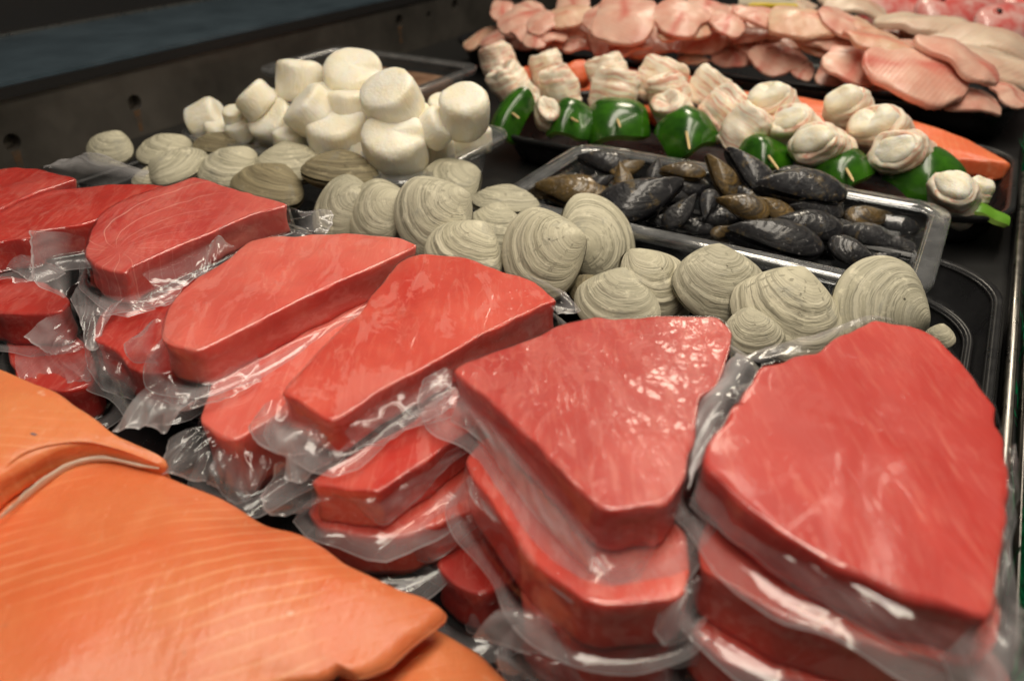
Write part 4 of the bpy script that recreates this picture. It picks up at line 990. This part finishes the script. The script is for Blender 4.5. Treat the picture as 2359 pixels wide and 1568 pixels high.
SL = [  # grid 9
 (1980, 470, .104, 118, (.0, .55, .85), 20, 'creamy round scallop at the right end of the heap', 1),
 (1800, 570, .090, 92, (.75, .45, .5), 70, 'scallop tipped on its side next to the right end one', 0),
 (1540, 690, .088, 152, (.0, .50, .87), 0, 'front scallop with a ragged upper edge, nearest the pan corner', 2),
 (1520, 400, .118, 138, (-.30, .45, .85), 40, 'large scallop with a rough right side, below the notched top one', 0),
 (1290, 285, .130, 142, (.0, .55, .83), 0, 'topmost scallop with a notch in its upper rim', 2),
 (1180, 600, .092, 146, (-.05, .55, .84), 30, 'wide smooth scallop at the front, left of the ragged one', 0),
 (1010, 460, .106, 122, (-.65, .55, .55), 60, 'scallop tilted left in the middle of the heap', 3),
 (940, 275, .124, 108, (.10, .95, .35), 0, 'upright scallop with a crinkled side, at the back left', 1),
 (670, 400, .106, 92, (-.65, .60, .35), 30, 'scallop leaning left at the back, near the steel panel', 0),
 (780, 530, .092, 112, (-.35, .30, .85), 50, 'rounded scallop in the left half of the heap', 3),
 (360, 520, .072, 92, (.90, .40, .15), 90, 'blocky scallop lying at the far left of the pan', 1),
 (570, 580, .074, 72, (-.2, .6, .75), 20, 'small scallop low down between the blocky one and the rounded one', 0),
 (885, 640, .072, 84, (.0, .7, .7), 10, 'small low scallop at the pan rim, behind the pale edged clam', 2),
 (525, 490, .082, 50, (.0, .6, .8), 10, 'tiny bit of scallop showing behind the blocky left one', 0),
 (1680, 510, .094, 70, (.2, .5, .8), 10, 'scallop peeping out between the rough sided one and the tipped one', 1),
 (1840, 440, .088, 70, (.2, .5, .8), 10, 'scallop mostly hidden behind the right end one', 3),
 (1480, 830, .055, 130, (.0, .9, .4), 10, 'scallop seen through the front corner of the pan', 0),
 (1250, 760, .055, 130, (.0, .9, .4), 60, 'scallop low behind the front wall of the pan', 1),
 (1760, 740, .055, 120, (.0, .9, .4), 20, 'scallop seen through the right wall of the pan', 2),
 (740, 460, .085, 90, (.2, .6, .75), 40, 'scallop between the left leaning one and the tilted middle one', 1),
 (1130, 400, .100, 90, (.1, .6, .75), 40, 'scallop peeping out below the notched top one on its left', 0),
 (460, 590, .066, 80, (.1, .7, .7), 10, 'scallop in the bottom left of the pan beside the blocky one', 3),
 (2020, 640, .060, 100, (.0, .9, .4), 20, 'scallop low in the right back corner of the pan', 3),
 (760, 640, .052, 110, (.0, .9, .4), 20, 'scallop at the bottom of the pan on the left', 1),
 (1010, 560, .070, 110, (.0, .9, .4), 20, 'scallop buried under the middle of the heap', 3),
 (1560, 560, .078, 110, (.0, .9, .4), 20, 'scallop buried under the rough sided one', 3),
 (1260, 430, .100, 110, (.0, .9, .4), 20, 'scallop supporting the notched top one', 3),
]
for (x, y, z, w, n, a, lab, vr) in SL:
    X, Y = g(9, x, y); z = min(z, .112)
    while z > .03:
        p = at(X, Y, z)
        if p.dot(BX) > .600 - .0925 + .014 + .36 * w * scale_at(X, Y, z): break
        z -= .001
    p = at(X, Y, z); s = w * scale_at(X, Y, z) * .98
    o = bpy.data.objects.new('scallop', SM[vr]); COL.objects.link(o)
    o.matrix_world = Matrix.Translation(p) @ orient(n, a) @ Matrix.Diagonal((s, s, s, 1))
    tag(o, lab, 'scallop', SCG)

# ------------------------------------------------------------------ kebabs
def wrap_mesh(seed):
    """a rolled rasher: blunt capsule with overlapping helical layers"""
    V = []; uv = []; Fc = []; NU, NV = 44, 84
    for i in range(NU + 1):
        f = -math.pi / 2 + math.pi * i / NU
        r0 = max(0.0, math.cos(f)) ** .34; z0 = math.copysign(abs(math.sin(f)) ** .7, math.sin(f)); z0 *= 1 - .30 * (1 - min(1, r0 * 1.25))
        for k in range(NV):
            a = 2 * math.pi * k / NV
            hx = (k / NV + z0 * 1.15 + .13 * noise.noise(Vector((math.cos(a), math.sin(a) + seed * 3, z0 * 1.5))) + seed * .37) % 1.0
            lay = .085 * (hx if hx < .9 else (1 - hx) * 9)
            q = Vector((math.cos(a) * 1.1, math.sin(a) * 1.1, z0 * 1.2 + seed * 5))
            r = .5 * r0 * (.90 + lay * 1.0 + .18 * noise.noise(q) + .05 * noise.noise(q * 2.6))
            V.append(Vector((r * math.cos(a), r * math.sin(a) * .88, z0 * .58 + .05 * noise.noise(q * 1.4 + Vector((9, 0, 0))) + .03 * lay)))
            uv.append((k / NV * 3 + seed, hx * .9 + z0 * .8))
    for i in range(NU):
        for k in range(NV):
            k2 = (k + 1) % NV; Fc.append((i * NV + k, i * NV + k2, (i + 1) * NV + k2, (i + 1) * NV + k))
    me = bpy.data.meshes.new('bacon_wrap'); me.from_pydata(V, [], Fc); me.materials.append(M['bacon'])
    me.polygons.foreach_set('use_smooth', [True] * len(me.polygons))
    l = me.uv_layers.new(name='UVMap')
    for lp in me.loops: l.data[lp.index].uv = uv[lp.vertex_index]
    me.update(); return me
WR = [wrap_mesh(k) for k in range(5)]
def pepper_mesh(seed):
    V = []; Fc = []; idx = []; NU, NV = 22, 16
    for side in (0, 1):
        for i in range(NU):
            for k in range(NV):
                u = i / (NU - 1) - .5; v = k / (NV - 1) - .5
                sq = 1 - .25 * (abs(u) * 2) ** 4 * (abs(v) * 2) ** 2
                a = u * 1.9; R = .55 - .10 * side
                fold = .05 * math.cos(u * 9 + seed) * (1 if seed % 2 else .3)
                p = Vector((math.sin(a) * (R + fold), v * .95 * sq + .05 * noise.noise(Vector((u * 3, seed, 0))), math.cos(a) * (R + fold) - .40 - .12 * (v * 2) ** 2))
                V.append(p)
    n1 = NU * NV
    for i in range(NU - 1):
        for k in range(NV - 1):
            q = i * NV + k; Fc += [(q, q + NV, q + NV + 1, q + 1), (n1 + q, n1 + q + 1, n1 + q + NV + 1, n1 + q + NV)]; idx += [0, 1]
        for k in (0, NV - 1):
            q = i * NV + k; Fc.append((q, n1 + q, n1 + q + NV, q + NV)); idx.append(1)
    for i in (0, NU - 1):
        for k in range(NV - 1):
            q = i * NV + k; Fc.append((q, q + 1, n1 + q + 1, n1 + q)); idx.append(1)
    me = bpy.data.meshes.new('pepper_piece'); me.from_pydata(V, [], Fc); me.materials.append(M['pepper']); me.materials.append(M['pepper_in'])
    for p, i in zip(me.polygons, idx): p.material_index = i; p.use_smooth = True
    bm = bmesh.new(); bm.from_mesh(me); bmesh.ops.recalc_face_normals(bm, faces=bm.faces); bm.to_mesh(me); bm.free()
    try: me.set_sharp_from_angle(angle=1.0)
    except Exception: pass
    return me
PM = [pepper_mesh(k) for k in range(3)]
KG = 'kebabs laid side by side in the black tray'
def put(name, me, parent, pos, z, wpx, n, ang, sc=(1, 1, 1)):
    X, Y = g(*pos); p = at(X, Y, z); s = wpx * scale_at(X, Y, z)
    o = bpy.data.objects.new(name, me); COL.objects.link(o)
    mw = Matrix.Translation(p) @ orient(n, ang) @ Matrix.Diagonal((s * sc[0], s * sc[1], s * sc[2], 1))
    o.parent = parent; o.matrix_world = mw; o.matrix_parent_inverse = Matrix.Identity(4)
    o.matrix_basis = Matrix.Translation(-parent.location) @ mw
    return o
KB = [  # rolls (grid,x,y,z,width,normal,angle), pepper (grid,x,y,z,w,n,ang), stick tip & tail, label
 ([(2, 1085, 430, .070, 100, (-.35, .85, .3), 60), (2, 1170, 580, .062, 100, (-.5, .7, .4), 60), (2, 1270, 660, .056, 70, (.4, .1, .9), 30)], (2, 1165, 755, .055, 108, (-.15, .35, .9), 68, (.62, 1.0, 1)), ((2, 1225, 800, .050), (2, 1050, 400, .07)), 'bacon kebab at the left end with a slim upright pepper strip'),
 ([(2, 1420, 490, .070, 104, (-.3, .85, .3), 60), (2, 1490, 600, .064, 110, (-.3, .8, .4), 50), (2, 1410, 770, .056, 72, (.1, .2, .9), 20)], (2, 1560, 790, .054, 88, (-.1, .4, .9), 80, (1, .9, 1)), ((2, 1625, 825, .050), (2, 1450, 440, .07)), 'bacon kebab with a dark folded pepper, second from the left end'),
 ([(2, 1830, 520, .070, 112, (-.3, .85, .3), 70), (2, 1860, 630, .064, 124, (.1, .9, .3), 70)], (2, 1880, 790, .054, 122, (-.1, .45, .9), 95, (1.0, .75, 1)), ((2, 1905, 860, .048), (2, 1830, 440, .07)), 'bacon kebab with a broad bright pepper, third from the left end'),
 ([(2, 2180, 550, .070, 116, (.3, .85, .3), 70), (2, 2230, 650, .064, 112, (-.3, .85, .4), 70), (2, 2270, 770, .056, 96, (-.5, .5, .6), 40)], (3, 80, 870, .052, 112, (-.25, .35, .9), 115, (.95, .85, 1)), ((3, 105, 1010, .046), (2, 2180, 480, .07)), 'bacon kebab with a large slanting pepper behind the far corner of the mussel pan'),
 ([(3, 230, 600, .070, 96, (.5, .7, .4), 60), (3, 340, 740, .064, 120, (.6, .7, .3), 20), (3, 480, 880, .058, 128, (.5, .8, .35), 20)], (3, 620, 1030, .050, 104, (.0, .45, .9), 95, (.95, .75, 1)), ((3, 705, 1145, .044), (3, 180, 540, .07)), 'bacon kebab with a squarish pepper in the middle of the row'),
 ([(3, 680, 740, .070, 108, (-.55, .3, .8), 100), (3, 830, 870, .062, 104, (-.6, .25, .75), 100), (3, 1000, 1000, .056, 118, (-.65, .1, .75), 100)], (3, 1150, 1120, .048, 108, (-.2, .4, .9), 120, (.95, .75, 1)), ((3, 1210, 1225, .042), (3, 535, 625, .072)), 'bacon kebab with open rolls and a pointed pepper, second from the right'),
 ([(3, 1190, 760, .070, 100, (-.6, .25, .75), 110), (3, 1400, 900, .062, 124, (-.65, .15, .75), 100), (3, 1540, 1050, .056, 122, (-.65, .05, .75), 100)], (3, 1710, 1140, .050, 128, (-.2, .35, .9), 125, (1.0, .85, 1)), ((3, 1925, 1275, .042), (3, 1060, 690, .072)), 'bacon kebab with the largest pepper and a long stick, at the right end'),
 ([(3, 1890, 1350, .042, 112, (-.5, .4, .8), 30), (3, 1990, 1350, .040, 70, (.2, .6, .8), 60)], (3, 2075, 1425, .036, 84, (-.05, .85, .5), 80, (1.1, .5, 1)), ((3, 1800, 1290, .045), (3, 2200, 1440, .034)), 'lowest kebab at the tray corner with a light green pepper strip'),
]
def stick(parent, A, Bp):
    p0 = at(*g(*A[:3]), A[3]); p1 = at(*g(*Bp[:3]), Bp[3]); d = (p1 - p0); L = d.length; d.normalize()
    q = d.orthogonal().normalized(); r = d.cross(q); V = []; Fc = []
    for k, (t, rad) in enumerate(((0, .0002), (.006, .0013), (L * .5, .0015), (L, .0015))):
        for j in range(10):
            f = 2 * math.pi * j / 10; V.append(p0 + d * t + (q * math.cos(f) + r * math.sin(f)) * rad)
    for k in range(3):
        for j in range(10): Fc.append((k * 10 + j, k * 10 + (j + 1) % 10, (k + 1) * 10 + (j + 1) % 10, (k + 1) * 10 + j))
    Fc += [tuple(range(9, -1, -1)), tuple(range(30, 40))]
    return link_mesh('skewer_stick', V, Fc, M['wood'], parent)
c_ = 0
for ki, (rolls, pep, (tip, tail), lab) in enumerate(KB):
    p = at(*g(*pep[:3]), .04)
    e = empty('kebab', p, lab, 'kebab', KG)
    for (k, x, y, z, w, n, a) in rolls:
        bwo = put('bacon_wrap', WR[c_ % 5], e, (k, x, y), z, w * (1.02 if n[0] > -.5 and ki < 5 else 1.12), n, a, (1, .9, .80 if ki < 5 else .95))
        if n[0] < -.5 or ki == 7:
            so = put('scallop_piece', SM[c_ % 4], e, (k, x, y), z, w * .95, n, a, (.92, .62, 2.05))
            so.parent = bwo; so.matrix_parent_inverse = bwo.matrix_basis.inverted()
        c_ += 1
    k, x, y, z, w, n, a, sc = pep
    po = put('pepper_piece', PM[ki % 3], e, (k, x, y), z, w * 1.32, n, a, sc)
    if ki == 7:
        po.data = po.data.copy(); po.data.materials[0] = M['lime']; po['label'] = 'light green pepper strip'
    stick(e, tip[:3] + (tip[3] + .010,), (k, x, y, z))
for (k, x, y, w, lab) in ((2, 1640, 465, 55, 'orange red fish chunk between the two leftmost peppers, behind'), (2, 2325, 540, 42, 'orange red fish chunk behind the slanting pepper kebab'), (2, 1290, 480, 32, 'small orange red fish chunk behind the leftmost kebab')):
    X, Y = g(k, x, y); p = at(X, Y, .072); s = w * scale_at(X, Y, .072)
    O = [p + (R_ * math.cos(f) * (1 + .2 * math.sin(3 * f)) + U_ * .8 * math.sin(f)) * s * .6 for f in [2 * math.pi * q / 24 for q in range(24)]]
    o = loft('fish_chunk', catmull(O, 40), M['redpiece'], up=(N_ + U_ * .5).normalized(), thick=s * .6, rnd=s * .15, amp=.001)
    tag(o, lab, 'fish chunk', 'orange red fish chunks behind the kebabs')

# ------------------------------------------------------------------ pink fillets, pale fillets, red fish
def fillet_mesh(seed, mat):
    rd = random.Random(seed); pts = []
    kinds = [
        [(-.5, -.22), (-.3, -.34), (0, -.36), (.3, -.30), (.5, -.12), (.52, .08), (.38, .26), (.1, .36), (-.25, .34), (-.48, .16)],
        [(-.5, -.30), (-.1, -.36), (.35, -.34), (.5, -.25), (.46, .1), (.42, .3), (0, .36), (-.4, .33), (-.54, .05)],
        [(-.5, -.12), (-.35, -.26), (0, -.36), (.3, -.38), (.48, -.20), (.46, .15), (.25, .33), (-.1, .30), (-.42, .12)],
        [(-.52, .0), (-.4, -.2), (-.1, -.30), (.25, -.27), (.52, -.10), (.56, .02), (.42, .18), (.1, .28), (-.3, .24)],
    ]
    K = kinds[seed % 4]
    O = catmull([Vector((x + rd.uniform(-.03, .03), y + rd.uniform(-.03, .03), 0)) for x, y in K], 72)
    bx = rd.uniform(.12, .38); by = rd.uniform(.15, .5)
    def droop(v, c):
        return Vector((v.x, v.y, v.z - bx * v.x * v.x - by * v.y * v.y + .05 * noise.noise(Vector((v.x * 2.5, v.y * 2.5, seed)))))
    o = loft('fillet', O, mat, thick=.085, rnd=.022, bulge=.045, amp=.034, ns=3.2, seed=seed, droop=droop, edge_amp=.02)
    me = o.data; bpy.data.objects.remove(o); return me
FM = [fillet_mesh(k, M['tilapia']) for k in range(6)]
FP = [fillet_mesh(k + 10, M['tilapia_pale']) for k in range(4)]
FC_ = [fillet_mesh(k + 20, M['cod']) for k in range(3)]
PG = 'pink fish fillets piled on the black tray'
def put_fillet(me, pos, z, wpx, n, ang, lab, cat, grp, asp=1.0, name='fish_fillet'):
    X, Y = g(*pos); p = at(X, Y, z); s = wpx * scale_at(X, Y, z)
    o = bpy.data.objects.new(name, me); COL.objects.link(o)
    o.matrix_world = Matrix.Translation(p) @ orient(n, ang + 90) @ Matrix.Diagonal((s, s * asp, s * .9, 1))
    return tag(o, lab, cat, grp)
TL = [  # grid 11: x, y, z, width, normal, angle, aspect, mesh (p = pale), label
 (1000, 270, .060, 95, (0, .75, .65), 175, 1.0, 'p0', 'whitish fillet end low at the tray edge, below the middle of the pile'),
 (1150, 240, .068, 120, (0, .6, .8), 100, 1.3, 1, 'pink fillet end hanging to a blunt point over the rim, left of the ribbed one'),
 (1350, 262, .070, 135, (.0, .55, .83), 30, 1.3, 1, 'squarish pink fillet with fine ribs, low at the tray rim'),
 (1450, 315, .058, 90, (.1, .6, .8), 60, 1.0, 0, 'narrow pink fillet piece right of the ribbed square one'),
 (1660, 290, .080, 190, (.1, .6, .8), 55, 1.1, 2, 'wide fillet with a red line, hanging towards the rim right of centre'),
 (1930, 308, .086, 285, (.05, .6, .8), 165, 1.15, 0, 'biggest pink fillet with a red spine mark, towards the right end'),
 (2095, 246, .100, 235, (.2, .6, .75), 140, 1.1, 2, 'rosy fillet with red streaks overlapping the biggest one on its right'),
 (2140, 425, .058, 170, (.1, .65, .75), 175, .9, 3, 'slim fillet lying flat at the tray rim under the biggest one'),
 (2310, 405, .056, 120, (.2, .6, .8), 120, 1.2, 0, 'last fillet at the right corner of the tray'),
 (1780, 370, .052, 90, (.0, .7, .7), 170, .8, 3, 'dark pink scrap under the left side of the biggest fillet'),
 (1080, 195, .082, 165, (0, .55, .83), 20, .8, 3, 'long fillet lying across the middle layer, left of centre'),
 (1250, 150, .092, 140, (0, .7, .7), 5, .7, 3, 'thin fillet in the middle layer beneath the two upper ones'),
 (1520, 205, .090, 170, (.1, .6, .8), 150, .8, 'p2', 'pale drooping fillet end in the middle layer right of centre'),
 (1540, 160, .100, 160, (.1, .5, .85), 170, .9, 2, 'reddish fillet underside beneath the upper right one'),
 (1800, 200, .104, 230, (.15, .55, .8), 160, .9, 'p1', 'fillet with a pale rounded cut end, upper right of the pile'),
 (720, 70, .116, 190, (-.1, .55, .8), 75, 1.2, 1, 'tall pink fillet with a red line draped over the top, left of centre'),
 (950, 70, .118, 170, (.0, .55, .83), 60, 1.2, 0, 'pale pink fillet draped on top right beside the tall red lined one'),
 (1050, 45, .120, 130, (.1, .55, .8), 60, 1.3, 1, 'rounded fillet end standing up at the top of the pile'),
 (1150, 90, .112, 130, (.1, .6, .8), 60, 1.0, 0, 'pink fillet folded below the rounded top one'),
 (1280, 65, .118, 150, (.1, .65, .75), 165, .9, 2, 'orange pink fillet with a flat top just right of the summit'),
 (960, 130, .104, 140, (.0, .5, .85), 10, .8, 'p3', 'pale strip of fillet under the draped pale pink one'),
 (1450, 90, .116, 210, (.0, .6, .8), 165, 1.0, 'p0', 'broad pale fillet on the upper layer, right of centre'),
 (1620, 95, .116, 170, (.25, .55, .8), 140, 1.0, 2, 'fillet sloping down to the right on the upper layer'),
 (1690, 110, .112, 150, (.2, .6, .8), 150, 1.0, 'p1', 'pale mottled fillet behind the sloping one'),
 (280, 80, .098, 130, (-.15, .6, .8), 25, 1.0, 0, 'dusky fillet end at the upper left of the pile'),
 (385, 95, .098, 110, (-.1, .55, .8), 40, 1.1, 1, 'fillet squeezed between the dusky one and the pale topped one'),
 (495, 65, .106, 130, (-.1, .6, .8), 10, 1.0, 'p2', 'pale topped squarish fillet near the left, upper layer'),
 (620, 75, .108, 120, (-.2, .5, .85), 80, 1.0, 2, 'fillet partly behind the tall red lined one, on its left'),
 (420, 155, .078, 140, (-.1, .55, .8), 30, 1.1, 0, 'fillet end pointing down at the tray edge, left part of the pile'),
 (210, 160, .062, 120, (-.2, .6, .8), 20, .9, 3, 'greyish fillet low at the left end of the pile'),
 (310, 170, .066, 90, (-.1, .6, .8), 60, 1.1, 1, 'small dark fillet low at left beside the greyish one'),
 (540, 190, .074, 140, (.0, .55, .83), 15, 1.0, 2, 'pink fillet low at the rim beneath the tall red lined one'),
 (630, 200, .074, 100, (.0, .5, .85), 110, 1.1, 1, 'blunt pink fillet end low beneath the tall red lined one'),
 (740, 180, .086, 140, (.0, .55, .83), 30, 1.0, 0, 'reddish fillet middle layer under the tall red lined one'),
 (850, 205, .076, 150, (.0, .6, .8), 15, .9, 3, 'pink fillet spread low near the rim, left of the long crossing one'),
 (125, 165, .056, 105, (-.3, .6, .7), 35, .8, 'p3', 'grey white fillet tip at the far left end of the tray'),
 (760, 245, .056, 130, (.0, .7, .7), 170, .8, 2, 'dark pink fillet touching the tray rim left of centre'),
 (1570, 340, .056, 110, (.1, .6, .8), 60, 1.0, 1, 'fillet piece low at the rim between the narrow piece and the wide one'),
 (1260, 205, .078, 130, (.0, .6, .8), 30, 1.0, 0, 'shaded fillet in the gap at the centre of the pile'),
 (900, 150, .084, 200, (.0, .7, .7), 10, 1.0, 2, 'fillet inside the pile behind the centre'),
 (1900, 230, .088, 220, (.1, .7, .7), 165, 1.0, 0, 'fillet under the pale cut end, leading to the biggest one'),
 (1380, 160, .086, 200, (.0, .7, .7), 165, 1.0, 2, 'fillet deep in the middle layer below the broad pale one'),
 (560, 130, .084, 180, (.0, .7, .7), 10, 1.0, 0, 'fillet in the shadow between upper and lower layers at left'),
 (330, 130, .076, 150, (-.1, .7, .7), 10, 1.0, 2, 'fillet lying under the dusky upper left one'),
 (1700, 220, .084, 200, (.1, .7, .7), 165, 1.0, 0, 'fillet in shade above the wide red lined hanging one'),
]
for (x, y, z, w, n, a, asp, ms, lab) in TL:
    me = FP[int(ms[1])] if isinstance(ms, str) else FM[(ms + int(x)) % 6 if ms else int(x) % 6]
    y -= (32 if x < 1750 else 18) if y > 180 else (14 if y > 120 else 4)
    put_fillet(me, (11, x, y), z, w * .82, n, a, lab, 'fish fillet', PG, asp * 1.05)
rnd = random.Random(77)
for k in range(26):
    X = rnd.uniform(180, 2150); yy = 20 + 135 * rnd.random() + max(0, (X - 900)) * .10
    put_fillet(FM[k % 6], (11, X, yy), .070 + .03 * (1 - yy / 250), rnd.uniform(75, 110), (rnd.uniform(-.2, .2), .6, .8), rnd.uniform(-30, 200), 'pink fillet mostly hidden inside the pile', 'fish fillet', PG, 1.0)
WG = 'pale white fillets at the far right'
for (x, y, z, w, n, a, asp, m, lab) in [
 (2000, 105, .100, 300, (.1, .75, .6), 165, .7, 0, 'long grey white fillet just below the red fish heads'),
 (2200, 160, .090, 300, (.1, .7, .7), 160, .7, 1, 'pale fillet against the right edge, beneath the long grey white one'),
 (2230, 260, .076, 330, (.1, .7, .7), 155, .75, 2, 'lowest pale fillet beside the right end of the pink pile'),
 (1660, 20, .110, 170, (.1, .7, .7), 165, .8, 1, 'pale fillet at the top edge left of the red fish'),
 (1440, 20, .096, 110, (.1, .7, .7), 20, .9, 0, 'dim pale fillet behind the yellow tag'),
 (2340, 310, .066, 150, (.1, .7, .7), 150, .7, 0, 'scrap of pale fillet at the right edge by the tray rim')]:
    put_fillet(FC_[m], (11, x, y), z, w * .85, n, a, lab, 'fish fillet', WG, asp)
# red snappers: body with eye, mouth line and fin
def fish(pos, z, length, n, ang, label):
    X, Y = g(*pos); p = at(X, Y, z); s = length * scale_at(X, Y, z)
    e = empty('red_fish', p, label, 'whole fish', 'red fish beyond the pale fillets')
    V = []; Fc = []; NU, NV = 40, 24
    for i in range(NU):
        u = i / (NU - 1)
        hgt = .19 * (math.sin(math.pi * min(1, u ** .62)) ** .75) * (1 - .25 * u) + .012
        wid = hgt * .5
        for k in range(NV):
            f = 2 * math.pi * k / NV
            V.append(Vector((u - .35, hgt * math.cos(f), wid * math.sin(f))) * s)
    for i in range(NU - 1):
        for k in range(NV): Fc.append((i * NV + k, i * NV + (k + 1) % NV, (i + 1) * NV + (k + 1) % NV, (i + 1) * NV + k))
    Fc += [tuple(range(NV - 1, -1, -1)), tuple((NU - 1) * NV + k for k in range(NV))]
    rot = orient(n, ang + 90)
    e.matrix_world = Matrix.Translation(p) @ rot
    def part(nm, V, Fc, mat):
        me = bpy.data.meshes.new(nm); me.from_pydata(V, [], Fc); me.materials.append(mat)
        me.polygons.foreach_set('use_smooth', [True] * len(me.polygons)); me.update()
        o = bpy.data.objects.new(nm, me); COL.objects.link(o); o.parent = e
        bm = bmesh.new(); bm.from_mesh(me); bmesh.ops.recalc_face_normals(bm, faces=bm.faces); bm.to_mesh(me); bm.free(); return o
    part('body', V, Fc, M['snapper'])
    for nm, r, zz, mt in (('iris', .040, .068, M['iris']), ('eye', .024, .088, M['eye'])):
        bm = bmesh.new(); bmesh.ops.create_uvsphere(bm, u_segments=16, v_segments=10, radius=r * s, matrix=Matrix.Translation(Vector((-.20, .045, zz)) * s) @ Matrix.Diagonal((1, 1, .6, 1)))
        me = bpy.data.meshes.new(nm); bm.to_mesh(me); bm.free(); me.materials.append(mt); me.polygons.foreach_set('use_smooth', [True] * len(me.polygons))
        o = bpy.data.objects.new(nm, me); COL.objects.link(o); o.parent = e
    fv = [Vector((x, y, .02)) * s for x, y in ((-.1, .15), (.0, .24), (.12, .25), (.28, .2), (.42, .1), (.3, .08), (.0, .1))]
    fv2 = [v + Vector((0, 0, .012)) * s for v in fv]; nn = len(fv)
    part('dorsal_fin', fv + fv2, [tuple(range(nn)), tuple(range(2 * nn - 1, nn - 1, -1))] + [(i, (i + 1) % nn, nn + (i + 1) % nn, nn + i) for i in range(nn)], M['snapper'])
    return e
fish((11, 1850, 25), .085, 330, (.1, .35, .93), 10, 'pink and white fish head at the top edge, left one of the red fish')
fish((11, 2110, 45), .085, 340, (.1, .35, .93), 8, 'pink and white fish with a red gill edge, middle one of the red fish')
fish((11, 2330, 95), .085, 300, (.1, .35, .93), 6, 'deep red fish cut off by the right edge')
# yellow tag and leafy garnish at the top edge
X, Y = g(11, 1310, 14); p = at(X, Y, .11); s = scale_at(X, Y, .11)
O = [p + R_ * dx * s + U_ * dy * s for dx, dy in ((-70, -2), (60, -8), (62, 6), (-60, 22))]
tg = loft('price_tag', catmull(O, 40, True, .8), M['white'], up=(U_ * .5 + N_).normalized(), thick=.004, rnd=.001, amp=.0003)
tag(tg, 'off white tag with a yellow edge stuck behind the pink fillets', 'tag')
O = [p + R_ * dx * s + U_ * dy * s - N_ * -.003 for dx, dy in ((-50, -7), (64, -12), (64, -3), (-40, 0))]
loft('yellow_edge', catmull(O, 40, True, .8), M['lemon'], tg, up=(U_ * .5 + N_).normalized(), thick=.004, rnd=.001, amp=.0003)
rnd = random.Random(9); V = []; Fc = []
for i in range(700):
    X, Y = g(11, rnd.uniform(2150, 2480), rnd.uniform(-40, 20)); X0 = (X - g(11, 2150, 0)[0])
    Y = min(Y, 2 + X0 * .06)
    p = at(X, Y, .085 + rnd.uniform(-.006, .012)); d = Vector((rnd.uniform(-1, 1), rnd.uniform(-1, 1), rnd.uniform(-.5, 1))).normalized(); q = d.orthogonal().normalized(); r = rnd.uniform(.004, .010)
    k = len(V); V += [p - d * r, p + q * r * .4, p + d * r, p - q * r * .4]; Fc.append((k, k + 1, k + 2, k + 3))
o = link_mesh('leafy_garnish', V, Fc, M['leafy'], flat=True)
tag(o, 'yellowish leafy garnish at the top right corner', 'garnish', kind='stuff')
